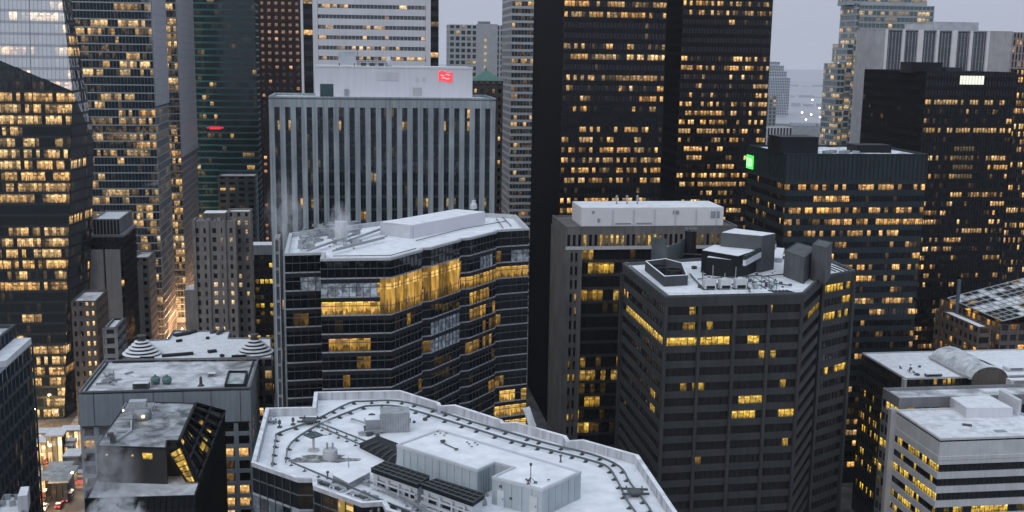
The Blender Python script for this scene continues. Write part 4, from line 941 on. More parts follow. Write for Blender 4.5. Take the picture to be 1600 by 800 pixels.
for k, (x, y) in enumerate(((243, 600), (261, 600))):
    p = atz(x, y, zr); t = thing('cooling_fan', ('left' if k == 0 else 'right')+' one of two round green cooling fans on the patchy snowy roof', 'fan', (p.x, p.y, zr), 'green roof fans')
    MB().lathe((p.x, p.y, zr+.5), [(1.25, 0), (1.4, .5), (1.4, 1.3), (1.1, 1.7), (1.1, 1.4)], 20).build('drum', greenm, t, True)
    mb = MB()
    for a_ in range(4): mb.bar((p.x+1.2*math.cos(a_*1.57+.7), p.y+1.2*math.sin(a_*1.57+.7), zr), (p.x+1.2*math.cos(a_*1.57+.7), p.y+1.2*math.sin(a_*1.57+.7), zr+.7), .15)
    mb.build('leg', rail, t); MB().lathe((p.x, p.y, zr+2.3), [(.35, 0), (.35, .5), (.1, .7)], 8).build('motor', greenm, t)
def roofbox(name, lab, cat, x, y, z_, w, d, h, m, ang=GA):
    p = atz(x, y, z_); t = thing(name, lab, cat, (p.x, p.y, z_)); MB().box((p.x, p.y, z_+h/2+.15), (w, d, h), ang).build('casing', m, t)
    mb = MB()
    for a_ in (-1, 1): mb.box((*gpt((p.x, p.y), a_*w*.38, 0, ang=ang), z_+.08), (.25, d*.9, .16), ang)
    mb.build('skid', rail, t); g = MB()
    for k in range(4): g.box((*gpt((p.x, p.y), 0, -d/2-.03, ang=ang), z_+.3+h*.2*(k+.5)), (w*.7, .05, h*.09), ang)
    g.build('grille', black2, t); MB().box((p.x, p.y, z_+h+.19), (w*.96, d*.96, .08), ang).build('snow_cover', snow_t, t); return t
roofbox('air_handler', 'dark low casing left of the two green fans', 'roof equipment', 221, 607, zr, 4.6, 2.2, 1.6, rail)
roofbox('air_handler', 'small grey casing behind the skylight on the patchy roof', 'roof equipment', 331, 588, zr, 2.4, 2, .9, metal)
t = thing('roof_pipe', 'cluster of dull pipes at the left of the patchy snowy roof', 'pipe', (*P(170, 596, zr), zr)); mb = MB()
for a_, b_ in (((150, 600), (172, 596)), ((166, 588), (182, 594)), ((162, 582), (178, 601)), ((158, 595), (190, 592)), ((195, 584), (208, 581))): mb.bar(atz(*a_, zr+.4), atz(*b_, zr+.4), .4)
clutter(mb, 160, 586, 184, 602, 14, 1.2, zr, rs); mb.bar(atz(178, 590, zr), atz(178, 590, zr)+UP*2.2, .2); mb.build('pipe', metal, t)
p = atz(314, 603, zr); one(MB().lathe((p.x, p.y, zr), [(1.1, 0), (.5, .6), (.4, 2.6), (.1, 3.0)], 8), 'vent_cone', rail, 'dark upright vent cone on the patchy snowy roof', 'vent')
# --- V dark building with sloped glazing
zv = 61.2; zt_ = 53.0
A1, A2, A3, A4, A5, A6 = [P(x, y, zv) for x, y in ((150.6, 697.6), (259.5, 701), (261, 689.5), (279, 689.5), (305, 631), (200, 628))]
B0, B1, B2, B3 = [P(x, y, zt_) for x, y in ((134, 779), (305, 774), (350, 644), (205, 641))]
B1b = P(308, 753, zt_); B0b = P(152, 754, zt_)
root = thing('atrium_building', 'black building with a sloped glazed flank and thin snow on its flat roof', 'building', (*cen([A1, A2, A5, A6])[:2], 0))
low = [B0, B1, B2, B3]
facade(root, low, 0, zt_, 3.9, dict(wall=black2, glass=glass('slit_glass', warm=(1, .6, .08), pale=(1, .7, .2)), bay=1.3, sp=1.1, spd=.15, mw=.45, md=.08, mm=blackm, run=1.5, lo=.5, hi=1.1, warmth=.3), 75, .16, hot=lambda k, f, u, rnd, w: (0, 0, w[2]) if k == 0 else None)
roof(root, low, zt_+.02, snow_p, blackm, .3, .3, name='terrace_roof')
upf = [A1, A2, A3, A4, A5, A6]
mb = MB(); mb.prism(upf, zt_-.3, zv-.3, False); mb.build('upper_wall', mat('black_brown_panel', (.025, .022, .022), .6, .2, streak=.1), root)
roof(root, upf, zv+.25, snow_d, black2, .2, .25)
w0 = Vector(A1); w1 = Vector(A2); tt = (w1-w0).normalized(); no_ = Vector((tt.y, -tt.x))
for s_, e_ in ((.66, .80), (.50, .53), (.13, .16)):
    a = w0+(w1-w0)*s_+no_*.06; b = w0+(w1-w0)*e_+no_*.06; h_ = 1.5 if s_ > .6 else .5
    uw = MB(); uw.quad((*a, zv-1.9-h_/2), (*b, zv-1.9-h_/2), (*b, zv-1.9+h_/2), (*a, zv-1.9+h_/2), (.8, .3, .4), ((0, 0), (3, 0), (3, 1), (0, 1))); uw.build('window', MT['slit_glass'], root)
def V(p, z): return Vector((p[0], p[1], z))
# sloped glass: right side and lit front corner
s1 = [V(A4, zv-.1), V(A5, zv-.1), V(B2, zt_+.1), V(B1b, zt_+.1)]
s2 = [V(A2, zv-.1), V(A4, zv-.1), V(B1b, zt_+.1)]
g = MB(); nu, nv = 14, 6
for a_ in range(nu):
    for b_ in range(nv):
        q = [s1[0].lerp(s1[1], u).lerp(s1[3].lerp(s1[2], u), v) for u, v in ((a_/nu, b_/nv), (a_/nu, (b_+1)/nv), ((a_+1)/nu, (b_+1)/nv), ((a_+1)/nu, b_/nv))]
        g.quad(*q, (rs.uniform(.2, .7) if rs.random() < .07 else 0, .3, rs.random()), ((a_, 0), (a_, 1), (a_+1, 1), (a_+1, 0)))
weld(g); g.build('sloped_glazing', MT['slit_glass'], root)
fr = MB(); off = Vector((.25, -.15, .3))
for a_ in range(0, nu+1, 2): fr.bar(s1[0].lerp(s1[1], a_/nu)+off, s1[3].lerp(s1[2], a_/nu)+off, .45, .5)
for b_ in (0, 3, 6): fr.bar(s1[0].lerp(s1[3], b_/nv)+off, s1[1].lerp(s1[2], b_/nv)+off, .6, .5)
fr.build('roof_frame', blackm, root)
g = MB(); tri = [s2[0]+Vector((.1, -.5, 0)), s2[1], s2[2]+Vector((-.2, -.3, 0)), s2[2]+Vector((-2.2, -.6, 0))]
mid_ = 7
for k in range(mid_):
    q = [tri[0].lerp(tri[3], k/mid_), tri[0].lerp(tri[3], (k+1)/mid_), tri[1].lerp(tri[2], (k+1)/mid_), tri[1].lerp(tri[2], k/mid_)]
    g.quad(*q, (rs.uniform(.5, .85) if k > 0 else 0, .35, rs.random()), ((k, 0), (k+.8, 0), (k+.8, 1), (k, 1)))
weld(g); g.build('corner_skylight', MT['slit_glass'], root)
fr = MB()
for k in range(mid_+1): fr.bar(tri[0].lerp(tri[3], k/mid_)+Vector((0, -.1, .1)), tri[1].lerp(tri[2], k/mid_)+Vector((0, -.1, .1)), .14)
fr.bar(tri[1]+Vector((0, 0, .2)), tri[2]+Vector((0, 0, .2)), .5); fr.bar(tri[0]+Vector((0, 0, .2)), tri[3]+Vector((0, 0, .2)), .4)
fr.build('skylight_bar', blackm, root)
zr = zv
t = thing('chiller', 'lit rooftop plant with white tubular frame at the back left of the black building', 'roof equipment', (*P(210, 650, zr), zr))
p = P(222, 655, zr); MB().lathe((*p, zr), [(1.9, 0), (2.2, .8), (2.2, 2.0), (1.5, 2.6)], 18).build('drum', metal, t, True)
p = P(216, 640, zr); MB().box((*p, zr+1.2), (4.2, 2.2, 2.4), GA).build('casing', metal_l, t)
mb = MB()
for x_0 in (-3.6, -1.2, 1.2, 3.2):
    q = gpt(P(216, 655, zr), x_0, 0); q2 = gpt(q, 0, 4)
    mb.bar((*q, zr), (*q, zr+2.8), .16); mb.bar((*q2, zr), (*q2, zr+2.8), .16); mb.bar((*q, zr+2.8), (*q2, zr+2.8), .16)
for zz_ in (1.4, 2.8): mb.bar((*gpt(P(216, 655, zr), -3.6, 0), zr+zz_), (*gpt(P(216, 655, zr), 3.2, 0), zr+zz_), .16); mb.bar((*gpt(P(216, 655, zr), -3.6, 4), zr+zz_), (*gpt(P(216, 655, zr), 3.2, 4), zr+zz_), .16)
mb.build('frame', conc, t)
p = P(224, 660, zr); MB().lathe((*p, zr+1.2), [(.15, 0), (.28, .15), (.28, .35), (.1, .5)], 10).build('work_lamp', glow('worklamp', (1, .75, .4), 12), t)
p = P(193, 655, zr); MB().lathe((*p, zr+2.0), [(.1, 0), (.18, .15), (.18, .3), (.1, .4)], 10).build('work_lamp', MT['worklamp'], t)
t = thing('roof_vent', 'black stub flue at the front left of the black building roof', 'vent', (*P(177, 690, zr), zr)); p = P(177, 692, zr)
MB().box((*p, zr+.8), (1.2, 1.2, 1.6), GA).box((*gpt(p, -.6, .3), zr+1.9), (1.3, 1, .8), GA).build('flue', black2, t); mb = MB()
mb.bar((*gpt(p, .6, .4), zr+.5), (*P(205, 676, zr), zr+.5), .35); mb.bar((*P(205, 676, zr), zr+.5), (*P(205, 660, zr), zr+.5), .3); mb.bar((*P(182, 677, zr), zr+.6), (*P(206, 675, zr), zr+.6), .8, .5); mb.build('duct', metal_l, t)
# --- X left edge glass building
z = 82.7; fx = [gpt((-118.2, 270), -40, -60), gpt((-118.2, 270), -4.05, -60), gpt((-118.2, 270), -4.05, 1), gpt((-118.2, 270), -40, 1)]
root = house('glass_office', 'dark teal glass block cut off by the left edge, snow on its terrace', 'building', fx, z, 3.9,
      dict(wall=mat('x_frame', (.045, .055, .065), .5, .2), glass=blu, bay=3.1, sp=.8, spd=.3, mw=.35, md=.08, mm=mat('x_frame', (1, 1, 1)), run=1.5, lo=.2, hi=.5, warmth=.4), snow_p, seed=76, litp=.05)
zl = atY(50, 532, 300).z; e1 = fx[2]
blk(root, 'plant_room', rq(gpt(fx[2], -16, -26), 10, 8), z-.9, z+1.6, MT['x_frame'], snow_w)
wg = [gpt((-118.2, 270), -4.0, -60), gpt((-118.2, 270), 0, -60), gpt((-118.2, 270), 0, 0), gpt((-118.2, 270), -4.0, 0)]
facade(root, wg, 0, 77.8, 3.9, dict(wall=MT['x_frame'], glass=blu, bay=3.1, sp=.8, spd=.3, mw=.35, md=.08, mm=MT['x_frame'], run=1.5, lo=.2, hi=.5), 77, .05, name='wing_window_band')
MB().prism(wg, 77.8, 78.0).build('wing_roof', conc_m, root)
MB().prism([gpt(wg[3], .1, -24), gpt(wg[2], -.1, -21), gpt(wg[2], -.1, -.3), gpt(wg[3], .1, -.3)], 78.01, 79.5).build('snow_terrace', snow_t, root)
# --- T: near roof
zT = 97.0
OUT = [(393.7, 722.5), (466, 747.5), (489, 747.5), (490, 759), (566, 786), (598, 784), (604, 796), (680, 822), (710, 819), (716, 830), (1000, 905), (1120, 880), (1057, 800), (997, 711), (911, 687), (889, 688.5), (884, 681), (807, 659.5), (787, 660.5), (784, 656), (711, 632.5), (689, 634), (686, 629), (625, 610), (492, 612.5), (489, 636), (416, 637.5)]
fT = [P(x, y, zT) for x, y in OUT]
root = thing('glass_office', 'nearest building, pale snowy roof deck with saw-tooth parapet over dark glass walls', 'building', (*cen(fT)[:2], 0))
nT = len(fT)
ext = [P(x, y, zT) for x, y in ((393.7, 722.5),)]
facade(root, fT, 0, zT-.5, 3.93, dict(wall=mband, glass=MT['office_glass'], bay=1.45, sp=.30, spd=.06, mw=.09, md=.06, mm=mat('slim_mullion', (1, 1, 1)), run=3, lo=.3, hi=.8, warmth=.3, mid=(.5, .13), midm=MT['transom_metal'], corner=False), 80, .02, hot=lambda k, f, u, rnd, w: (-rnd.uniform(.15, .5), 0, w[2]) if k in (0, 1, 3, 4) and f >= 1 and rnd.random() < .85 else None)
ib = inset(fT, .55)
par = mat('parapet_cladding', (.50, .51, .55), .65, .1, .4, streak=.25)
MB().ring(fT, [(.06, zT-.55), (.08, zT+.02), (-.5, zT+.02), (-.55, zT-1.25)]).build('parapet', par, root)
zr = zT-1.2
mb = MB(); mb.poly([(x, y, zr) for x, y in ib]); mb.build('roof', snow_t, root)
cap = MB()
cap.ring(fT, [(-.46, zT+.03), (.0, zT+.06), (.1, zT+.03)]); cap.build('parapet_snow', snow('cap_snow', amount=.75, scale=.5, soft=.3, under=(.36, .37, .40)), root)
# panel joints of parapet
jm = MB()
for k in range(nT):
    a, b = Vector(ib[k]), Vector(ib[(k+1) % nT]); l = (b-a).length; n = int(l/2.4)
    for j in range(1, n+1): q = a.lerp(b, j/(n+1)); jm.bar((*q, zT-1.2), (*q, zT), .05)
jm.build('panel_joint', metal, root)
# fin at the back
f1 = [atz(x, y, zT) for x, y in ((823, 643), (829, 641), (845, 669), (833, 667))]
t = MB(); p = atY(828, 668, f1[2].y+1); 
fb = P(833, 667, zT); t.prism(rq(gpt(fb, -.4, .2), .9, 1.6), zT-2, zT+.2, True, True); t.bar((*gpt(fb, .3, .6), zT-1.0), (*gpt(fb, -.9, .6), zT+2.6), 1.0, 1.0)
t.build('slanted_fin', par, root)
# penthouse with recess
pz = zr+3.5
PP = [P(x, y, pz) for x, y in ((620, 695), (746, 734.5), (773, 722.6), (801, 730), (769, 745), (847.5, 765), (908, 737), (686, 671))]
pwl = mat('penthouse_cladding', (.38, .43, .46), .6, .08, .5, streak=.12)
o_ = MB(); o_.prism(PP, zr, pz-.02, False); pn = o_.build('penthouse', pwl, root)
MB().ring(PP, [(.05, pz-.28), (.05, pz+.05), (-.28, pz+.05), (-.28, pz-.2)]).build('coping', metal_l, pn)
mb = MB(); mb.poly([(x, y, pz-.12) for x, y in inset(PP, .26)]); mb.build('snow_cover', snow_t, pn)
def wallpt(a, b, s_, off=.05): a = Vector(a); b = Vector(b); t_ = (b-a).normalized(); q = a+t_*s_; return q+Vector((t_.y, -t_.x))*off, math.atan2(t_.y, t_.x)
fl_ = (Vector(PP[1])-Vector(PP[0])).length; f2l = (Vector(PP[5])-Vector(PP[4])).length
jm = MB()
for (a, b) in ((PP[0], PP[1]), (PP[4], PP[5]), (PP[5], PP[6])):
    l = (Vector(b)-Vector(a)).length; n = int(l/1.25)
    for j in range(1, n): q, an = wallpt(a, b, j*l/n, .012); jm.box((*q, (zr+pz)/2), (.035, .03, pz-zr-.4), an)
jm.build('panel_joint', mat('joint_grey', (.2, .21, .23), .6), pn)
for (a, b, s_, w_, h_) in ((PP[4], PP[5], 1.3, .95, 2.1), (PP[4], PP[5], f2l-1.2, 1.1, 2.4)):
    q, an = wallpt(a, b, s_); d_ = MB().box((*q, zr+h_/2), (w_, .08, h_), an).build('door', mat('door_pale', (.58, .60, .63), .5), pn); q, an = wallpt(a, b, s_+w_*.35, .12); MB().box((*q, zr+h_*.5), (.06, .08, .2), an).build('handle', rail, d_)
for s_ in (1.2, 1.9):
    q, an = wallpt(PP[4], PP[5], s_+.9 if s_ > 1.5 else s_+.1, .12); MB().box((*q, zr+(2.6 if s_ < 1.5 else 1.4)), (.28, .2, .22), an).build('wall_light', rail, pn)
q, an = wallpt(PP[1], PP[2], .8, -.8)
rcs = MB()
for j in range(5): q, an = wallpt(PP[1], PP[2], j*.5+.2, .06); rcs.box((*q, zr+1.6), (.1, .1, 3.2), an)
rcs.build('recess_screen', mat('screen_blue', (.22, .27, .30), .5), pn)
def mast(x, y, z_, h, lab, base=0.6):
    p = atz(x, y, z_); t = thing('antenna_mast', lab, 'antenna', (p.x, p.y, z_)); MB().lathe((p.x, p.y, z_), [(.05, 0), (.05, h)], 8).build('mast', rail, t)
    mb = MB()
    for k in range(3): a_ = k*2.09; q = (p.x+base*math.cos(a_), p.y+base*math.sin(a_), z_+.06); mb.box(q, (.42, .3, .12), a_); mb.bar(q, (p.x, p.y, z_+.7), .06)
    mb.build('foot', rail, t); MB().box((p.x, p.y, z_+h-.1), (.25, .25, .3), .3).build('sensor', rail, t); return t
mast(829, 754, pz, 2.4, 'thin weather mast on the right part of the near white penthouse roof')
t = thing('cable_run', 'dark cable and small feet lying on the near penthouse snow', 'cable', (*P(700, 700, pz), pz)); mb = MB()
mb.bar(atz(694, 693, pz), atz(712, 701, pz), .12, .1); mb.box((*P(692, 691, pz), pz+.15), (.6, .4, .3), .5); mb.box((*P(713, 702.5, pz), pz+.08), (.5, .25, .16), .3)
for x, y in ((680, 679), (688, 677), (694, 680), (684, 675), (697, 677), (733, 694), (742, 692), (746, 695), (737, 698), (730, 691), (857, 750), (822, 749)): mb.box((*P(x, y, pz), pz+.04), (.3, .15, .08), rs.random())
mb.build('cable', rail, t)
# twin window-washing rails on stub feet
RO = [(425, 731), (431, 686), (437, 676), (492, 656), (545, 630), (570, 627), (618, 626), (660, 635), (735, 658), (790, 674), (860, 694), (925, 710), (968, 729), (985, 755), (1012, 790), (1022, 810)]
RI = [(447, 722), (447, 718), (455, 692), (497, 664), (560, 638), (580, 634), (615, 634), (650, 642), (745, 671), (800, 688), (880, 708), (925, 720), (950, 730), (965, 752), (980, 782), (1002, 812)]
for nm, pts in (('outer', RO), ('inner', RI)):
    p0 = atz(*pts[3], zr); t = thing('maintenance_rail', nm+' dark rail on stub feet running round the near snowy roof', 'rail', (p0.x, p0.y, zr), 'window-washing rails')
    w3 = [atz(x, y, zr+.38) for x, y in pts]
    if nm == 'inner': w3 = [Vector(v) for v in w3]
    # smooth the run
    sm = []
    for k in range(len(w3)-1):
        p_0, p_1, p_2, p_3 = w3[max(0, k-1)], w3[k], w3[k+1], w3[min(len(w3)-1, k+2)]
        for j in range(4):
            u = j/4; sm.append(.5*((2*p_1)+(-p_0+p_2)*u+(2*p_0-5*p_1+4*p_2-p_3)*u*u+(-p_0+3*p_1-3*p_2+p_3)*u**3))
    sm.append(w3[-1]); mb = MB(); feet = []; acc = 0
    for k in range(len(sm)-1):
        a, b = sm[k], sm[k+1]
        if (b-a).length < .05: continue
        e_ = (b-a).normalized()*.06; mb.bar(a-e_, b+e_, .16, .26)
        acc += (b-a).length
        if acc > 2.1: acc = 0; feet.append((b, math.atan2((b-a).y, (b-a).x)))
    mb.build('rail', mat('rail_blue', (.10, .12, .135), .5), t)
    for q, an in feet: MB().box((q.x, q.y, zr+.12), (.34, .5, .25), an).box((q.x+.25*math.sin(an), q.y-.25*math.cos(an), zr+.03), (.5, .5, .06), an).build('foot', rail, t)
for k, (x, y, nm) in enumerate(((484, 662, 'left'), (992, 775, 'right'))):
    p = atz(x, y, zr); t = thing('rail_turntable', nm+' rail crossing frame joining the two rails on the near roof', 'rail', (p.x, p.y, zr), 'rail crossings'); mb = MB()
    for a_ in (-.9, .9):
        mb.bar((p.x-1.7, p.y+a_, zr+.6), (p.x+1.7, p.y+a_*.8, zr+.6), .18, .26); mb.bar((p.x+a_, p.y-1.3, zr+.75), (p.x+a_*1.1, p.y+1.3, zr+.75), .16, .2)
    mb.lathe((p.x, p.y, zr), [(.5, 0), (.5, .5), (.9, .6), (.9, .7)], 12); mb.build('frame', rail, t)
# left rail run to recess, mid rails
for k, (a_, b_, nm) in enumerate((((497, 660), (620, 708), 'upper'), ((455, 722), (640, 800), 'lower'), ((503, 668), (612, 716), 'second'))):
    p = atz(*a_, zr); t = thing('maintenance_rail', nm+' straight rail slanting down across the left half of the near roof', 'rail', (p.x, p.y, zr), 'straight roof rails'); mb = MB(); a, b = atz(*a_, zr+.5), atz(*b_, zr+.5); mb.bar(a, b, .14, .2)
    for j in range(9): q = a.lerp(b, j/8); mb.bar(q, (q.x, q.y, zr), .1); mb.box((q.x, q.y, zr+.05), (.45, .3, .1), .6)
    mb.build('rail', MT['rail_blue'], t)
# round cowl chimney with steam
p = atz(516, 716, zr); t = thing('chimney', 'pale round steaming chimney standing in a melted patch on the near roof', 'chimney', (p.x, p.y, zr))
MB().lathe((p.x, p.y, zr), [(1.05, 0), (1.0, 1.2), (.85, 1.35)], 20).build('stack_base', conc, t, False)
for a_ in (-.4, .35): MB().lathe((p.x+a_, p.y, zr+1.3), [(.13, 0), (.13, .9)], 8).build('flue', metal, t)
mb = MB(); rr = random.Random(2); blob = []
for k in range(26): a_ = k/26*6.283; r_ = 2.6+rr.uniform(-.7, .9); blob.append((p.x-.9+r_*1.5*math.cos(a_), p.y-.4+r_*.62*math.sin(a_), zr+.012))
mb.poly(blob); mb.build('melt_patch', snow('melt', amount=.30, scale=.9, soft=.35, under=(.12, .12, .12), col=(.62, .63, .66)), t)
# table frame
p = atz(490, 704, zr); t = thing('davit', 'pale post with a square dark frame on top, left on the near roof', 'davit', (p.x, p.y, zr))
MB().lathe((p.x, p.y, zr), [(.8, 0), (.8, .15), (.17, .2), (.17, 2.2)], 12).build('post', conc, t); mb = MB()
for k in range(4):
    a_ = k*math.pi/2; mb.bar((p.x+1.25*math.cos(a_), p.y+1.25*math.sin(a_), zr+2.25), (p.x+1.25*math.cos(a_+1.5708), p.y+1.25*math.sin(a_+1.5708), zr+2.25), .2)
    mb.bar((p.x, p.y, zr+2.25), (p.x+1.25*math.cos(a_), p.y+1.25*math.sin(a_), zr+2.25), .14)
mb.bar((p.x-1.9, p.y, zr+2.25), (p.x+1.9, p.y, zr+2.25), .1); mb.box((p.x, p.y, zr+2.2), (1.25, 1.25, .06), .785); mb.build('frame', mat('davit_teal', (.07, .11, .12), .5), t)
# big louvred screen cluster (back, left of penthouse)
p = atz(612, 672, zr); t = thing('exhaust_housing', 'grey louvred exhaust housing with steam behind the near penthouse', 'roof equipment', (p.x, p.y, zr))
hq = rq(gpt((p.x, p.y), -1.6, -1.2), 4.2, 3.2); MB().prism(hq, zr, zr+2.9).build('housing', mat('pale_louvre', (.30, .33, .35), .6, .3, 1.2), t)
mb = MB()
for k in range(18): mb.box((*gpt(hq[0], .1+k*.235, -.05), zr+1.5), (.07, .1, 2.6), GA)
mb.build('louvre', metal_l, t); MB().prism(rq(gpt(hq[0], -2.2, .3), 2.1, 1.9), zr, zr+1.9).build('side_box', metal, t); MB().prism(rq(gpt(hq[0], -2.2, .3), 2.1, 1.9), zr+1.9, zr+2.0).build('snow_cover', snow_w, t)
mb = MB(); clutter(mb, 575, 650, 600, 690, 10, .9, zr, rs); clutter(mb, 628, 655, 668, 668, 8, .6, zr, rs); mb.build('debris', rail, t)
t = thing('pipe_bridge', 'dark low pipe with brackets behind the louvred housing on the near roof', 'pipe', (*P(560, 660, zr), zr)); mb = MB(); mb.bar(atz(549, 654, zr+.4), atz(592, 668, zr+.4), .2); mb.bar(atz(549, 654, zr), atz(549, 654, zr+.7), .15); mb.bar(atz(560, 677, zr+.4), atz(600, 672, zr+.5), .5, .3); mb.build('pipe', metal, t)
# sunken plant deck: dark recess and two cooling towers with black tops
pit = [P(x, y, zr+.02) for x, y in ((571, 700), (612, 722), (622, 716), (598, 690))]
t = thing('plant_pit', 'black open plant recess left of the near penthouse', 'roof equipment', (*cen(pit)[:2], zr)); MB().prism([P(562, 700, zr), P(618, 728, zr), P(622, 700, zr), P(590, 688, zr)], zr, zr+.7).build('grating', blackm, t)
mb = MB()
for k in range(5): mb.bar(atz(566+k*10, 700+k*5, zr+.85), atz(590+k*8, 690+k*4, zr+.85), .12)
mb.build('grating_bar', rail, t)
zc = zr-.0
for k, (q, nm) in enumerate(((((583, 732), (652, 756), (668, 745), (601, 723)), 'left'), (((662, 757), (738, 784), (754, 773), (681, 750)), 'right'))):
    hc = 2.6; ft_ = [P(x, y, zc+hc) for x, y in q]; t = thing('cooling_tower', nm+' one of two white cooling towers with black grille tops before the near penthouse', 'cooling tower', (*cen(ft_)[:2], zc), 'black topped cooling towers')
    MB().prism(ft_, zc, zc+hc-.5).build('casing', mat('cool_white', (.50, .53, .56), .6, .12), t); tp = MB().prism(inset(ft_, -.2), zc+hc-.5, zc+hc) or None
    m_ = MB(); m_.prism(inset(ft_, -.2), zc+hc-.5, zc+hc); m_.build('grille_top', blackm, t); b_ = MB(); i_ = inset(ft_, -.2)
    for j in (0.0, .33, .66, 1.0): b_.bar((*Vector(i_[0]).lerp(Vector(i_[3]), j), zc+hc+.1), (*Vector(i_[1]).lerp(Vector(i_[2]), j), zc+hc+.1), .12)
    for j in range(9): b_.bar((*Vector(i_[0]).lerp(Vector(i_[1]), j/8), zc+hc+.06), (*Vector(i_[3]).lerp(Vector(i_[2]), j/8), zc+hc+.06), .07)
    b_.build('grille_bar', rail, t)
    pp = MB(); a, b = Vector(ft_[0]), Vector(ft_[1]); tt = (b-a).normalized(); no_ = Vector((tt.y, -tt.x)); l = (b-a).length
    for j in range(4): q_ = a+tt*(l*(j+.5)/4)+no_*.35; pp.bar((*q_, zc+.1), (*q_, zc+1.9), .22)
    pp.bar((*(a+no_*.35), zc+1.3), (*(b+no_*.35), zc+1.3), .2); pp.bar((*(a+no_*.4), zc+.5), (*(b+no_*.4), zc+.5), .3); pp.build('pipe', metal_l, t)
    for j in range(3): q_ = a+tt*(l*(j+.5)/3)+no_*.03; MB().box((*q_, zc+.8), (l*.2, .08, 1.1), math.atan2(tt.y, tt.x)).build('intake', black2, t)
# low cable trays and pipes along the front edge
for k in range(5):
    a = atz(492+k*54, 752+k*18.5, zr+.25); b = atz(535+k*54, 767+k*18.5, zr+.25); t = thing('cable_tray', ('first', 'second', 'third', 'fourth', 'fifth')[k]+' white edged tray from the left along the front edge of the near roof', 'cable tray', (a.x, a.y, zr), 'cable trays'); e_ = (b-a).normalized(); sd_ = Vector((-e_.y, e_.x, 0))
    mb = MB()
    for s_ in (-.7, .7): mb.bar(a+sd_*s_, b+sd_*s_, .14, .3)
    mb.bar(a-sd_*.7, a+sd_*.7, .14, .3); mb.bar(b-sd_*.7, b+sd_*.7, .14, .3); mb.build('tray', metal_l, t); mb = MB()
    for j in range(12): q = a.lerp(b, (j+.5)/12)+sd_*rs.uniform(-.5, .5); mb.box((q.x, q.y, zr+.15), (rs.uniform(.2, .6), .3, .3), rs.random())
    mb.build('conduit', rail, t, kind='stuff')
t = thing('pipe_run', 'grey pipes and valves between the cooling towers and front edge of the near roof', 'pipe', (*P(600, 770, zr), zr)); mb = MB()
for k in range(9): a = atz(560+k*16, 742+k*8, zr+.4+.2*(k % 3)); b = atz(600+k*16, 768+k*8, zr+.4); mb.bar(a, b, .16)
clutter(mb, 565, 745, 760, 800, 70, .8, zr, rs); mb.build('pipe', metal, t, kind='stuff')
for k in range(7): a = atz(545+k*30, 738+k*10.5, zr); mb = MB().lathe((a.x, a.y, zr), [(.06, 0), (.06, 2.1)], 6) if k in (0, 3) else None; mb and one(mb, 'post', metal, ('left' if k == 0 else 'right')+' slim upright post among the pipes on the near roof', 'post', 'pipe yard posts')
low_w = MB(); low_w.prism([P(x, y, zr+.9) for x, y in ((520, 742), (556, 728), (578, 738), (545, 755))], zr, zr+.9); t = thing('low_plinth', 'snow covered low plinth left of the cooling towers', 'plinth', (*P(540, 742, zr), zr)); low_w.build('wall', metal, t); q = MB(); q.prism(inset([P(x, y, zr+.9) for x, y in ((520, 742), (556, 728), (578, 738), (545, 755))], .08), zr+.9, zr+1.0); q.build('snow_cover', snow_t, t)
for k, (x, y) in enumerate(((876, 722), (512, 748), (570, 676))):
    p = atz(x, y, zr); one(MB().lathe((p.x, p.y, zr), [(.22, 0), (.1, .2), (.1, .75), (.2, .8), (.2, 1.0)], 8), 'vent_pipe', rail, ('short dark vent stub between the rails right of the penthouse', 'short dark vent stub at the left front rail', 'short dark vent stub in the middle left of the roof')[k], 'vent')
p = atz(423, 662, zr); mb = MB(); rr = random.Random(8)
for k in range(26): mb.box((p.x+rr.gauss(0, .6), p.y+rr.gauss(0, .5), zr+abs(rr.gauss(.4, .3))), (.25, .2, .25), rr.random()*3)
t = thing('equipment_pile', 'pile of pale snowy kit in the left back corner of the near roof', 'equipment', (p.x, p.y, zr)); mb.build('pile', metal, t, kind='stuff')
for k, (x, y) in enumerate(((437, 668), (458, 664))): p = atz(x, y, zr); one(MB().bar((p.x, p.y, zr), (p.x, p.y, zr+1.2), .14).box((p.x, p.y, zr+.1), (.6, .6, .2)).box((p.x, p.y, zr+.8), (.4, .3, .5)), 'bollard', rail, ('left' if k == 0 else 'right')+' dark stub post near the left corner of the rails', 'post', 'stub posts')
